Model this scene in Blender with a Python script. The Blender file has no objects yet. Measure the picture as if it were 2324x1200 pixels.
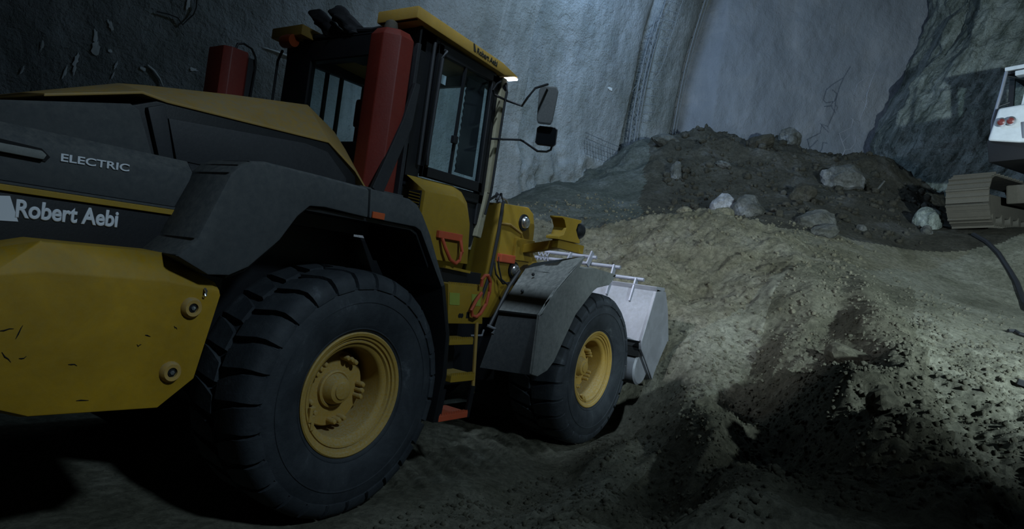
import bpy, bmesh, math, random
import numpy as np
from mathutils import Vector, Matrix, noise
S = bpy.context.scene
COL = S.collection
PI = math.pi
R = math.radians

# ---------------------------------------------------------------- camera
cd = bpy.data.cameras.new('camera'); cam = bpy.data.objects.new('camera', cd); COL.objects.link(cam)
fwd = Vector((0.8196, 0.5730, 0.0043)); rgt = Vector((0.5672, -0.8123, 0.1359)); upv = Vector((-0.0814, 0.1089, 0.9907))
cam.matrix_world = Matrix(((rgt[0], upv[0], -fwd[0], -2.8524), (rgt[1], upv[1], -fwd[1], -4.3210),
                           (rgt[2], upv[2], -fwd[2], 1.6843), (0, 0, 0, 1)))
cd.sensor_width = 36; cd.lens = 23.18; cd.clip_start = 0.05; cd.clip_end = 200
S.camera = cam
# ---------------------------------------------------------------- world, lamps, exposure
w = bpy.data.worlds.new('world'); S.world = w; w.use_nodes = True
w.node_tree.nodes['Background'].inputs[0].default_value = (0.35, 0.55, 0.9, 1)
w.node_tree.nodes['Background'].inputs[1].default_value = 0.004
S.view_settings.view_transform = 'Standard'; S.view_settings.look = 'None'
S.view_settings.gamma = 1; S.view_settings.use_curve_mapping = False
S.view_settings.exposure = -0.35
def aim(o, to):
    d = Vector(to) - o.location
    o.rotation_euler = d.to_track_quat('-Z', 'Y').to_euler()
def spot(name, loc, to, power, size, blend=0.6, col=(0.7, 0.87, 1), rad=0.15):
    l = bpy.data.lights.new(name, 'SPOT'); l.energy = power; l.spot_size = R(size); l.spot_blend = blend
    l.color = col; l.shadow_soft_size = rad
    o = bpy.data.objects.new(name, l); COL.objects.link(o); o.location = loc; aim(o, to); return o
def area(name, loc, to, power, sx, sy, col=(0.7, 0.87, 1)):
    l = bpy.data.lights.new(name, 'AREA'); l.shape = 'RECTANGLE'; l.size = sx; l.size_y = sy; l.energy = power; l.color = col
    o = bpy.data.objects.new(name, l); COL.objects.link(o); o.location = loc; aim(o, to); return o
# flood lamp on a stand to the right of the trench, thrown over the bank and up the ramp
spot('tunnel_floodlight', (0.9, -8.3, 3.5), (10.0, -4.9, 3.1), 6500, 128, 1.0, (0.70, 0.89, 0.97), 0.10)
# lamps under the tunnel crown
spot('tunnel_crown_light', (-2.2, -3.2, 8.8), (3.7, 0.1, 1.6), 2600, 33, 1.0, (0.64, 0.82, 1.0), 0.25)
spot('tunnel_ceiling_light', (-1.5, -8.0, 6.6), (-0.3, -1.2, 0.9), 1200, 46, 1.0, (0.62, 0.83, 1.0), 0.3)
area('tunnel_far_light', (8.8, 2.3, 9.8), (15.2, 1.0, 6.0), 260, 1.6, 0.3, (0.38, 0.62, 1.0))
area('tunnel_left_light', (7.2, 0.8, 9.6), (8.6, 4.4, 5.4), 230, 1.2, 0.3, (0.48, 0.73, 1.0))
# the loader's own working lights under the front edge of the cab roof
spot('roof_work_light', (1.80, -0.62, 3.26), (8.0, -2.2, 2.0), 500, 95, 0.8, (0.80, 0.86, 1.0), 0.05)
spot('roof_work_light', (1.80, 0.62, 3.26), (8.0, 2.8, 3.0), 500, 100, 0.8, (0.70, 0.80, 1.0), 0.05)

# ---------------------------------------------------------------- materials
MATS = {}
def nodes(name):
    m = bpy.data.materials.new(name); m.use_nodes = True
    nt = m.node_tree; return m, nt, nt.nodes, nt.links, nt.nodes['Principled BSDF']
def noise_node(N, L, scale, detail=6, rough=0.6, dist=0.0, vec=None):
    n = N.new('ShaderNodeTexNoise'); n.inputs['Scale'].default_value = scale
    n.inputs['Detail'].default_value = detail; n.inputs['Roughness'].default_value = rough
    n.inputs['Distortion'].default_value = dist
    if vec is not None: L.new(vec, n.inputs['Vector'])
    return n
def ramp(N, L, src, stops):
    r = N.new('ShaderNodeValToRGB'); e = r.color_ramp.elements
    e[0].position = stops[0][0]; e[0].color = (*stops[0][1], 1)
    e[1].position = stops[-1][0]; e[1].color = (*stops[-1][1], 1)
    for p, c in stops[1:-1]:
        k = e.new(p); k.color = (*c, 1)
    L.new(src, r.inputs[0]); return r
def mix(N, L, fac, a, b, mode='MIX'):
    m = N.new('ShaderNodeMix'); m.data_type = 'RGBA'; m.blend_type = mode
    for s, v in ((0, fac), (6, a), (7, b)):
        if isinstance(v, (int, float)): m.inputs[s].default_value = v
        elif isinstance(v, tuple): m.inputs[s].default_value = (*v, 1)
        else: L.new(v, m.inputs[s])
    return m.outputs[2]
def pos(N, L, sc=(1, 1, 1), tilt=0.0):
    g = N.new('ShaderNodeTexCoord'); mp = N.new('ShaderNodeMapping'); mp.inputs['Scale'].default_value = sc
    if tilt:
        m0 = N.new('ShaderNodeMapping'); m0.inputs['Rotation'].default_value = (tilt, 0, 0); L.new(g.outputs['Object'], m0.inputs[0]); L.new(m0.outputs[0], mp.inputs[0])
    else: L.new(g.outputs['Object'], mp.inputs[0])
    return mp.outputs[0]
def bump(N, L, h, strength, dist, b, prev=None):
    n = N.new('ShaderNodeBump'); n.inputs['Strength'].default_value = strength; n.inputs['Distance'].default_value = dist
    L.new(h, n.inputs['Height'])
    if prev: L.new(prev, n.inputs['Normal'])
    L.new(n.outputs[0], b.inputs['Normal']); return n.outputs[0]
def paint(name, col, rough=0.5, dust=0.35, dustcol=(0.20, 0.19, 0.16), metal=0.0, scale=6.0, grime=0.5, spec=0.4):
    m, nt, N, L, b = nodes(name)
    v = pos(N, L)
    n1 = noise_node(N, L, scale, 8, 0.65, 0.3, v); n2 = noise_node(N, L, scale * 9, 6, 0.7, 0, v)
    g = ramp(N, L, n1.outputs[0], [(0.38, (0, 0, 0)), (0.72, (1, 1, 1))])
    c = mix(N, L, g.outputs[0], tuple(x * (1 - 0.35 * grime) for x in col), col)
    geo = N.new('ShaderNodeNewGeometry'); sx = N.new('ShaderNodeSeparateXYZ'); L.new(geo.outputs['Normal'], sx.inputs[0])
    mr = N.new('ShaderNodeMapRange'); mr.inputs[1].default_value = -0.3; mr.inputs[2].default_value = 1.0
    mr.inputs[3].default_value = 0.25; mr.inputs[4].default_value = 1.6; L.new(sx.outputs[2], mr.inputs[0])
    d = ramp(N, L, n2.outputs[0], [(0.35, (0, 0, 0)), (0.75, (1, 1, 1))])
    mm = N.new('ShaderNodeMath'); mm.operation = 'MULTIPLY'; L.new(d.outputs[0], mm.inputs[0]); L.new(mr.outputs[0], mm.inputs[1])
    m2 = N.new('ShaderNodeMath'); m2.operation = 'MULTIPLY'; m2.use_clamp = True; L.new(mm.outputs[0], m2.inputs[0]); m2.inputs[1].default_value = dust
    c = mix(N, L, m2.outputs[0], c, dustcol)
    L.new(c, b.inputs['Base Color'])
    b.inputs['Roughness'].default_value = rough; b.inputs['Metallic'].default_value = metal
    b.inputs['Specular IOR Level'].default_value = spec
    bump(N, L, n2.outputs[0], 0.12, 0.01, b)
    MATS[name] = m; return m
YEL = paint('yellow_paint', (0.36, 0.215, 0.010), 0.62, 0.45, (0.22, 0.19, 0.09))
YELD = paint('yellow_dusty', (0.44, 0.26, 0.05), 0.7, 0.7, (0.26, 0.23, 0.15))
BLK = paint('black_panel', (0.022, 0.024, 0.028), 0.6, 0.30, (0.07, 0.07, 0.07))
BLK2 = paint('black_frame', (0.008, 0.009, 0.011), 0.5, 0.08, (0.05, 0.05, 0.05))
GRY = paint('grey_plastic', (0.050, 0.056, 0.060), 0.75, 0.6, (0.12, 0.12, 0.11), scale=3)
FND = paint('dusty_fender', (0.17, 0.18, 0.17), 0.85, 0.8, (0.30, 0.30, 0.28), scale=2.5, grime=1.0)
RED = paint('red_paint', (0.20, 0.022, 0.014), 0.5, 0.30, (0.16, 0.08, 0.06))
ORG = paint('orange_paint', (0.55, 0.085, 0.03), 0.6, 0.35, (0.25, 0.15, 0.1))
RIM = paint('rim_yellow', (0.44, 0.26, 0.035), 0.7, 0.95, (0.38, 0.31, 0.17), scale=8)
STL = paint('worn_steel', (0.27, 0.275, 0.30), 0.6, 0.6, (0.17, 0.17, 0.165), 0.35, scale=3, grime=1.0)
GLV = paint('galvanised', (0.26, 0.27, 0.31), 0.5, 0.2, metal=0.4)
WHT = paint('white_paint', (0.70, 0.72, 0.74), 0.45, 0.25, (0.45, 0.45, 0.42))
DST = paint('track_steel', (0.070, 0.062, 0.048), 0.8, 0.8, (0.11, 0.095, 0.068))
DUST = paint('pale_pillar', (0.30, 0.27, 0.17), 0.7, 0.7, (0.33, 0.32, 0.28))
CLO = paint('black_cover_cloth', (0.012, 0.013, 0.016), 0.9, 0.3, (0.04, 0.04, 0.045))
GRN = paint('green_label', (0.30, 0.36, 0.05), 0.6, 0.3)
def plain(name, col, rough=0.5, emit=0, metal=0):
    m, nt, N, L, b = nodes(name)
    b.inputs['Base Color'].default_value = (*col, 1); b.inputs['Roughness'].default_value = rough; b.inputs['Metallic'].default_value = metal
    if emit:
        b.inputs['Emission Color'].default_value = (0.9, 0.95, 1, 1); b.inputs['Emission Strength'].default_value = emit
    return m
LET = plain('white_lettering', (0.62, 0.64, 0.68), 0.6)
DLET = plain('dark_lettering', (0.03, 0.028, 0.02), 0.6)
CHR = plain('chrome', (0.6, 0.62, 0.65), 0.25, 0, 0.9)
LAMP = plain('lit_lamp', (1, 1, 1), 0.4, 6.0)
AMB = plain('amber_lens', (0.42, 0.075, 0.02), 0.35)
TLT = plain('red_lens', (0.16, 0.03, 0.025), 0.4)
RBR = plain('rubber_hose', (0.015, 0.015, 0.017), 0.6)
HOLE = plain('dark_opening', (0.004, 0.004, 0.004), 0.9)
MIR = plain('mirror_glass', (0.05, 0.06, 0.07), 0.05, 0, 0.9)
def glass():
    m, nt, N, L, b = nodes('window_glass')
    tr = N.new('ShaderNodeBsdfTransparent'); tr.inputs[0].default_value = (0.86, 0.92, 0.93, 1)
    gl = N.new('ShaderNodeBsdfGlossy'); gl.inputs['Roughness'].default_value = 0.06; gl.inputs[0].default_value = (0.8, 0.9, 1, 1)
    lw = N.new('ShaderNodeLayerWeight'); lw.inputs[0].default_value = 0.5
    pw = N.new('ShaderNodeMath'); pw.operation = 'POWER'; L.new(lw.outputs['Facing'], pw.inputs[0]); pw.inputs[1].default_value = 4
    ma = N.new('ShaderNodeMath'); ma.operation = 'MULTIPLY_ADD'; L.new(pw.outputs[0], ma.inputs[0]); ma.inputs[1].default_value = 0.35; ma.inputs[2].default_value = 0.035
    mx = N.new('ShaderNodeMixShader'); L.new(ma.outputs[0], mx.inputs[0]); L.new(tr.outputs[0], mx.inputs[1]); L.new(gl.outputs[0], mx.inputs[2])
    L.new(mx.outputs[0], N['Material Output'].inputs[0]); return m
GLS = glass()
def rubber():
    m, nt, N, L, b = nodes('tyre_rubber')
    v = pos(N, L)
    n = noise_node(N, L, 3.5, 8, 0.7, 0.4, v); n2 = noise_node(N, L, 40, 5, 0.7, 0, v)
    c = ramp(N, L, n.outputs[0], [(0.40, (0.014, 0.018, 0.023)), (0.60, (0.030, 0.036, 0.042)), (0.72, (0.09, 0.10, 0.11))])
    L.new(c.outputs[0], b.inputs['Base Color']); b.inputs['Roughness'].default_value = 0.75
    bump(N, L, n2.outputs[0], 0.3, 0.01, b); return m
TYR = rubber()
def soil(name, c0, c1, c2, fine=1.0):
    m, nt, N, L, b = nodes(name)
    v = pos(N, L)
    n = noise_node(N, L, 1.3, 10, 0.65, 0.5, v); n2 = noise_node(N, L, 14, 10, 0.75, 0.6, v); n3 = noise_node(N, L, 60, 6, 0.8, 0, v)
    c = ramp(N, L, n.outputs[0], [(0.35, c0), (0.52, c1), (0.70, c2)])
    k = ramp(N, L, n2.outputs[0], [(0.38, (0.45, 0.45, 0.45)), (0.62, (1.15, 1.15, 1.15))])
    cc = mix(N, L, 0.8, c.outputs[0], k.outputs[0], 'MULTIPLY')
    L.new(cc, b.inputs['Base Color']); b.inputs['Roughness'].default_value = 0.95; b.inputs['Specular IOR Level'].default_value = 0.15
    vo = N.new('ShaderNodeTexVoronoi'); vo.inputs['Scale'].default_value = 16; L.new(v, vo.inputs['Vector'])
    p1 = bump(N, L, n2.outputs[0], 0.9 * fine, 0.10, b); p2 = bump(N, L, vo.outputs[0], 0.5 * fine, 0.03, b, p1)
    bump(N, L, n3.outputs[0], 0.7 * fine, 0.02, b, p2); return m
SOIL = soil('tunnel_floor_soil', (0.18, 0.175, 0.125), (0.27, 0.26, 0.195), (0.36, 0.35, 0.275))
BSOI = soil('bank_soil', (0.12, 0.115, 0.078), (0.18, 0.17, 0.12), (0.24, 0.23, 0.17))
MUCK = soil('muck_soil', (0.17, 0.155, 0.10), (0.25, 0.23, 0.16), (0.32, 0.30, 0.23))
RUBS = soil('dark_rubble_soil', (0.055, 0.050, 0.036), (0.085, 0.078, 0.058), (0.15, 0.145, 0.13))
GSP = soil('grey_spoil', (0.06, 0.066, 0.052), (0.095, 0.10, 0.082), (0.16, 0.165, 0.15), 0.7)
BAR = paint('weathered_bar', (0.15, 0.16, 0.17), 0.7, 0.3)
ROCK = soil('pale_rock', (0.06, 0.058, 0.045), (0.12, 0.12, 0.11), (0.26, 0.26, 0.265), 0.6)
WROC = soil('white_rock', (0.16, 0.16, 0.15), (0.30, 0.30, 0.31), (0.42, 0.42, 0.44), 0.6)
CLOD = soil('earth_clod', (0.12, 0.115, 0.08), (0.17, 0.16, 0.115), (0.21, 0.20, 0.15), 0.8)
def shot(name, c0, c1, c2, streak=0.5, fine=1.0, vscale=(1, 1, 0.25), tilt=0.0):
    m, nt, N, L, b = nodes(name)
    v = pos(N, L); vs = pos(N, L, vscale, tilt)
    n = noise_node(N, L, 0.7, 8, 0.6, 0.3, v); n2 = noise_node(N, L, 22, 6, 0.65, 0.1, v); ns = noise_node(N, L, 2.2, 8, 0.65, 0.6, vs)
    n4 = noise_node(N, L, 5, 6, 0.6, 0.2, v)
    c = ramp(N, L, n.outputs[0], [(0.30, c0), (0.52, c1), (0.72, c2)])
    k = ramp(N, L, ns.outputs[0], [(0.36, (0.30, 0.33, 0.30) if streak > 0.8 else (0.5, 0.52, 0.52)), (0.46, (0.7, 0.72, 0.7)), (0.58, (1.1, 1.1, 1.1))])
    cc = mix(N, L, streak, c.outputs[0], k.outputs[0], 'MULTIPLY')
    L.new(cc, b.inputs['Base Color']); b.inputs['Roughness'].default_value = 0.85; b.inputs['Specular IOR Level'].default_value = 0.25
    p1 = bump(N, L, n2.outputs[0], 0.7 * fine, 0.08, b); bump(N, L, n4.outputs[0], 0.6 * fine, 0.15, b, p1)
    return m
SHOT = shot('shotcrete', (0.17, 0.18, 0.17), (0.24, 0.25, 0.25), (0.31, 0.32, 0.33), 0.5)
FACE = shot('shotcrete_face', (0.17, 0.18, 0.20), (0.20, 0.21, 0.23), (0.25, 0.25, 0.26), 0.25, 0.6)
RWAL = shot('rock_wall', (0.16, 0.18, 0.15), (0.36, 0.39, 0.35), (0.58, 0.61, 0.58), 0.95, 2.2, (2.6, 2.6, 0.32), R(-22))

# ---------------------------------------------------------------- helpers
def tag(o, label=None, cat=None, group=None, kind=None):
    if label: o['label'] = label
    if cat: o['category'] = cat
    if group: o['group'] = group
    if kind: o['kind'] = kind
    return o
def link(name, me, mat, parent=None, smooth=False, loc=None):
    if mat is not None and not me.materials: me.materials.append(mat)
    if smooth: me.shade_smooth()
    o = bpy.data.objects.new(name, me); COL.objects.link(o)
    if parent: o.parent = parent
    if loc is not None: o.location = loc
    return o
def empty(name, loc, rot=(0, 0, 0)):
    o = bpy.data.objects.new(name, None); COL.objects.link(o); o.location = loc; o.rotation_euler = rot
    o.empty_display_size = 0.1; return o
class MB:
    """collects shapes into one mesh"""
    def __init__(s): s.bm = bmesh.new()
    def poly(s, vs, fs):
        b = [s.bm.verts.new(v) for v in vs]
        for f in fs:
            try: s.bm.faces.new([b[i] for i in f])
            except ValueError: pass
        return s
    def prism(s, a, b):
        """solid between two matching loops of points"""
        n = len(a); return s.poly(list(a) + list(b), [tuple(range(n))[::-1], tuple(range(n, 2 * n))] + [(i, (i + 1) % n, n + (i + 1) % n, n + i) for i in range(n)])
    def py(s, xz, y0, y1): return s.prism([(x, y0, z) for x, z in xz], [(x, y1, z) for x, z in xz])
    def px(s, yz, x0, x1): return s.prism([(x0, y, z) for y, z in yz], [(x1, y, z) for y, z in yz])
    def pz(s, xy, z0, z1): return s.prism([(x, y, z0) for x, y in xy], [(x, y, z1) for x, y in xy])
    def box(s, x0, x1, y0, y1, z0, z1): return s.pz([(x0, y0), (x1, y0), (x1, y1), (x0, y1)], z0, z1)
    def bar(s, a, b, w, h=None, up=(0, 0, 1)):
        a = Vector(a); b = Vector(b); d = (b - a).normalized(); h = h or w; u = Vector(up)
        if abs(d.dot(u)) > 0.95: u = Vector((1, 0, 0))
        sd = d.cross(u).normalized(); u = sd.cross(d)
        f = lambda p: [p + sd * w / 2 * i + u * h / 2 * j for i, j in ((-1, -1), (1, -1), (1, 1), (-1, 1))]
        return s.prism(f(a), f(b))
    def tube(s, pts, r, n=8, cap=True, closed=False):
        P = [Vector(p) for p in pts]; rings = []
        ref = Vector((0.123, 0.311, 0.94))
        for i, p in enumerate(P):
            if closed: d = P[(i + 1) % len(P)] - P[i - 1]
            else: d = P[min(i + 1, len(P) - 1)] - P[max(i - 1, 0)]
            d.normalize()
            sd = d.cross(ref)
            if sd.length < 0.1: sd = d.cross(Vector((1, 0, 0)))
            sd.normalize(); u = sd.cross(d); rr = r[i] if isinstance(r, (list, tuple)) else r
            rings.append([s.bm.verts.new(p + sd * math.cos(2 * PI * k / n) * rr + u * math.sin(2 * PI * k / n) * rr) for k in range(n)])
        m = len(rings)
        for i in range(m if closed else m - 1):
            A, B = rings[i], rings[(i + 1) % m]
            for k in range(n): s.bm.faces.new((A[k], A[(k + 1) % n], B[(k + 1) % n], B[k]))
        if cap and not closed:
            s.bm.faces.new(rings[0][::-1]); s.bm.faces.new(rings[-1])
        return s
    def lathe(s, prof, c=(0, 0, 0), axis='Y', n=48, a0=0, a1=2 * PI):
        full = abs(a1 - a0 - 2 * PI) < 1e-6; rings = []
        for k in range(n if full else n + 1):
            t = a0 + (a1 - a0) * k / n; ct, st = math.cos(t), math.sin(t); ring = []
            for r, h in prof:
                v = {'Y': (r * ct, h, r * st), 'Z': (r * ct, r * st, h), 'X': (h, r * ct, r * st)}[axis]
                ring.append(s.bm.verts.new((c[0] + v[0], c[1] + v[1], c[2] + v[2])))
            rings.append(ring)
        for k in range(n):
            A, B = rings[k], rings[(k + 1) % len(rings)]
            for i in range(len(prof) - 1):
                try: s.bm.faces.new((A[i], A[i + 1], B[i + 1], B[i]))
                except ValueError: pass
        return s
    def ball(s, c, r, sub=2, sc=(1, 1, 1)):
        bmesh.ops.create_icosphere(s.bm, subdivisions=sub, radius=r, matrix=Matrix.Translation(c) @ Matrix.Diagonal((*sc, 1))); return s
    def bevel(s, w, seg=2, ang=25):
        bmesh.ops.remove_doubles(s.bm, verts=s.bm.verts, dist=1e-5)
        bmesh.ops.recalc_face_normals(s.bm, faces=s.bm.faces)
        es = [e for e in s.bm.edges if len(e.link_faces) == 2 and e.calc_face_angle(0) > R(ang)]
        bmesh.ops.bevel(s.bm, geom=es, offset=w, segments=seg, profile=0.6, affect='EDGES', clamp_overlap=True); return s
    def build(s, name, mat, parent=None, smooth=False, weld=True, loc=None):
        if weld: bmesh.ops.remove_doubles(s.bm, verts=s.bm.verts, dist=1e-5)
        bmesh.ops.recalc_face_normals(s.bm, faces=s.bm.faces)
        me = bpy.data.meshes.new(name); s.bm.to_mesh(me); s.bm.free()
        o = link(name, me, mat, parent, False, loc)
        if smooth:
            me.shade_smooth(); 
            try: me.set_sharp_from_angle(angle=R(35))
            except Exception: pass
        return o
def xz(P): return [(p[0], p[2]) for p in P]
def text(name, body, size, mat, parent, loc, rot, sx=1.0, bold=0.0, depth=0.0005, shear=0.0):
    c = bpy.data.curves.new(name, 'FONT'); c.body = body; c.size = size; c.extrude = depth; c.bevel_depth = bold; c.bevel_resolution = 1; c.shear = shear
    t = bpy.data.objects.new(name, c); COL.objects.link(t)
    dg = bpy.context.evaluated_depsgraph_get(); me = bpy.data.meshes.new_from_object(t.evaluated_get(dg))
    bpy.data.objects.remove(t); me.materials.clear(); me.materials.append(mat); me.name = name
    o = link(name, me, mat, parent); o.location = loc; o.rotation_euler = rot; o.scale = (sx, 1, 1); return o

# ---------------------------------------------------------------- numpy noise
def hash2(i, j, seed):
    n = (i.astype(np.int64) * 374761393 + j.astype(np.int64) * 668265263 + seed * 144665) & 0x7fffffff
    n = ((n ^ (n >> 13)) * 1274126177) & 0x7fffffff
    return ((n ^ (n >> 16)) & 0xffff) / 65535.0
def vnoise(x, y, seed=0):
    i = np.floor(x); j = np.floor(y); fx = x - i; fy = y - j
    fx = fx * fx * (3 - 2 * fx); fy = fy * fy * (3 - 2 * fy)
    a = hash2(i, j, seed); b = hash2(i + 1, j, seed); c = hash2(i, j + 1, seed); d = hash2(i + 1, j + 1, seed)
    return (a + (b - a) * fx) * (1 - fy) + (c + (d - c) * fx) * fy - 0.5
def fbm(x, y, seed=0, octv=5, gain=0.5, lac=2.03):
    s = 0; a = 1.0
    for k in range(octv):
        s = s + a * vnoise(x, y, seed + k * 17); x, y = x * lac * 0.8 + y * lac * 0.6 + 3.1, -x * lac * 0.6 + y * lac * 0.8 + 1.7; a *= gain
    return s
def billow(x, y, seed=0, octv=4, gain=0.5):
    s = 0; a = 1.0
    for k in range(octv):
        s = s + a * (0.5 - np.abs(vnoise(x, y, seed + k * 31)) * 2); x, y = x * 1.6 + y * 1.2 + 5.3, -x * 1.2 + y * 1.6 + 2.9; a *= gain
    return s

# ---------------------------------------------------------------- ground
CP = np.array([(-2, 0, 0), (0, 0, 0), (2, 0, 0), (3.9, 0, 0.05), (5.0, 0, 1.35), (4.9, -1.2, 1.2), (5.2, 1.4, 1.2), (6.2, 0, 1.9), (6.0, -1.2, 1.5), (0, -1.2, 0), (3.2, -1.2, 0), (1.6, -1.3, 0), (-2.8, -4.3, 0), (-6, -5, 0), (-6, 3, 0), (0, 3.5, 0), (4, 3.5, 0.2), (-6, -9, 0),
               (0, -6, 0.25), (0, -9, 0.5), (4, -8, 0.95), (8, -9, 1.9), (12, -10, 3.0), (16, -8, 3.8), (4.2, 1.2, 0.1), (4.2, -1.1, 0.1), (6.5, 4.5, 1.2), (22, 0, 6), (22, -6, 6), (22, 6, 6), (0, -13, 0.8), (10, -14, 2)]
  + [(0.237, -1.56, 0), (0.706, -1.899, 0), (1.221, -2.27, -0), (1.766, -1.091, 0), (1.967, -1.846, 0), (1.986, -2.42, 0), (3.377, -1.561, 0)]
  + [(7.92, -0.542, 3.007), (7.429, 0.163, 2.778), (6.905, 0.915, 2.43), (7.84, -1.299, 2.904), (6.427, -0.843, 2.064), (5.873, -0.398, 2.033), (5.405, -1.121, 1.489), (4.577, -1.678, 0.979), (3.635, -2.074, 0.634), (2.782, -2.422, 0.4), (2.117, -2.691, 0.227), (3.403, -1.74, 0.356)]
  + [(7.212, -1.969, 2.447), (6.556, -2.599, 2.151), (5.964, -2.972, 1.99), (5.048, -3.404, 1.666), (3.913, -3.874, 1.448), (3.25, -3.971, 1.27), (2.358, -3.915, 0.914), (1.316, -3.818, 0.723), (0.819, -3.805, 0.616), (6.174, -1.875, 1.919), (5.449, -2.231, 1.489), (5.009, -2.297, 1.082), (3.924, -2.661, 0.524), (2.611, -3.05, 0.239), (4.057, -3.202, 0.854), (5.207, -2.931, 1.395), (2.672, -3.488, 0.529)]
  + [(1.861, -4.424, 0.801), (1.51, -4.62, 0.722), (3.185, -4.4, 1.032), (5.715, -4.357, 1.448), (4.287, -4.755, 1.185), (9.083, -4.817, 2.078), (8.691, -3.732, 2.237), (10.7, -4.516, 2.819), (8.303, -3.179, 2.343), (11.907, -4.153, 3.372), (10.419, -3.243, 2.966), (8.33, -2.87, 2.443), (12.706, -4.949, 3.617)]
  + [(13.63, 1.742, 5.755), (11.11, 0.649, 3.925), (8.812, -0.246, 2.997), (8.148, 0.706, 2.678), (8.766, -1.053, 2.895), (9.77, 2.044, 3.438), (7.304, 2.086, 2.786), (8.951, 3.215, 3.526), (6.83, 2.764, 2.915), (11.218, 3.458, 4.252), (11.878, -0.976, 4.132), (11.878, -1.848, 3.989), (12.661, -2.967, 3.994), (13.93, -0.428, 5.118), (13.537, -1.958, 4.768), (13.47, -3.256, 4.514), (14.62, 0.326, 5.705), (12.691, 3.089, 5.186), (10.047, -1.841, 3.281), (10.515, -2.51, 3.231), (9.423, -1.297, 3.236), (8.038, 1.561, 2.762)])
def tps(P, Q, lam=0.01):
    d = np.sqrt(((P[:, None] - Q[None]) ** 2).sum(2)); return d
_P = CP[:, :2]; _n = len(CP)
_A = np.zeros((_n + 3, _n + 3)); _A[:_n, :_n] = tps(_P, _P) - 0.02 * np.eye(_n); _A[:_n, _n] = 1; _A[:_n, _n + 1:] = _P; _A[_n, :_n] = 1; _A[_n + 1:, :_n] = _P.T
_w = np.linalg.solve(_A, np.concatenate([CP[:, 2], [0, 0, 0]]))
def base_h(x, y):
    sh = x.shape; X = np.stack([x.ravel(), y.ravel()], 1); out = np.empty(len(X))
    for i in range(0, len(X), 20000):
        q = X[i:i + 20000]; out[i:i + 20000] = tps(q, _P) @ _w[:_n] + _w[_n] + q @ _w[_n + 1:]
    return np.clip(out.reshape(sh), -0.3, 7.0)
def sstep(a, b, x): t = np.clip((x - a) / (b - a), 0, 1); return t * t * (3 - 2 * t)
EX = np.array([(12.616, -4.995, 3.759)][0])   # foot of the excavator
def ground(x, y, detail=True):
    h = base_h(x, y)
    # machine stands on trodden ground
    flat = 1 - sstep(1.45, 1.9, np.abs(y)) ; flat = flat * (1 - sstep(3.9, 4.5, x))
    h = h * (1 - flat)
    rampd = np.exp(-(((x - EX[0] - 1.2) / 2.8) ** 2 + ((y - EX[1]) / 2.0) ** 2) ** 2)
    h = h * (1 - rampd) + (EX[2] - 0.02 + 0.085 * (x - EX[0]) - 0.11 * (y - EX[1])) * rampd
    if not detail: return h
    rough = 0.35 + 0.65 * sstep(0.35, 0.9, fbm(x * 0.5, y * 0.5, 7, 3) + 0.5)
    # rubbly bank
    bank = np.exp(-(((x - 3.0) * 0.28) ** 2 + ((y + 3.6) * 0.55) ** 2))
    smooth = np.maximum(sstep(5.0, 7.0, x) * (1 - sstep(-3.6, -2.4, y)), 1 - sstep(-5.6, -4.6, y))
    amp = (0.35 + 1.1 * bank) * (1 - 0.75 * smooth) * (1 - 0.75 * flat)
    far = sstep(11.0, 13.5, x + 0.5 * y)
    h = h + amp * (0.10 * fbm(x * 1.1, y * 1.1, 3, 3) + 0.08 * billow(x * 2.4, y * 2.4, 11, 3) + 0.030 * billow(x * 9, y * 9, 5, 3) * rough * 1.4)
    pl = np.exp(-(((x - 7.0) / 2.2) ** 2 + ((y + 0.2) / 2.4) ** 2) ** 2)
    h = h + pl * (0.13 * billow(x * 1.7, y * 1.7, 61, 4) + 0.06 * billow(x * 6, y * 6, 63, 3))
    h = h + far * (0.45 * fbm(x * 0.55, y * 0.55, 21, 4) + 0.26 * billow(x * 1.2, y * 1.2, 23, 4))
    # ridges left by the blade along the bank
    h = h + (0.06 + 0.10 * sstep(-3.9, -3.3, y)) * bank * np.sin((y * 0.9 - x * 0.35) * 7 + 3 * fbm(x * 0.7, y * 0.7, 9, 2))
    # tread prints in the wheel track beside the machine
    win = sstep(0.55, 0.8, x) * (1 - sstep(2.75, 2.95, x))
    strip = np.exp(-((y + 0.86) / 0.36) ** 6) * win
    ph = (x - 0.55 * (y + 0.58)) * 2 * PI / 0.20
    sn = np.sin(ph); h = h + strip * (0.020 * np.tanh(2.2 * sn) - 0.012)
    ph2 = (x + 0.5 * (y + 0.58)) * 2 * PI / 0.20
    h = h + np.exp(-((y + 0.30) / 0.24) ** 6) * win * 0.012 * np.tanh(2 * np.sin(ph2))
    h = h - np.exp(-((y + 0.585) / 0.038) ** 4) * win * 0.07 * (np.sin(x * 2 * PI / 0.20) > 0.1)
    return h
def lines(a, b, spec):
    out = [a]
    while out[-1] < b:
        t = out[-1]; d = spec(t); out.append(t + d)
    return np.array(out)
gx = lines(-7, 22.5, lambda t: 0.022 + 0.03 * (-1 - t) if t <= -1 else 0.022 if t < 4.5 else min(0.06, 0.022 + 0.012 * (t - 4.5)))
gy = lines(-13.5, 7.0, lambda t: 0.022 if -5 < t < -0.6 else min(0.09, 0.022 + 0.02 * (-5 - t)) if t < -5 else min(0.06, 0.022 + 0.02 * (t + 0.6)))
GX, GY = np.meshgrid(gx, gy, indexing='ij')
GZ = ground(GX, GY)
nx, ny = GX.shape
verts = np.stack([GX, GY, GZ], 2).reshape(-1, 3)
idx = np.arange(nx * ny).reshape(nx, ny)
quads = np.stack([idx[:-1, :-1], idx[1:, :-1], idx[1:, 1:], idx[:-1, 1:]], 2).reshape(-1, 4)
cx = verts[quads].mean(1)
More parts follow.
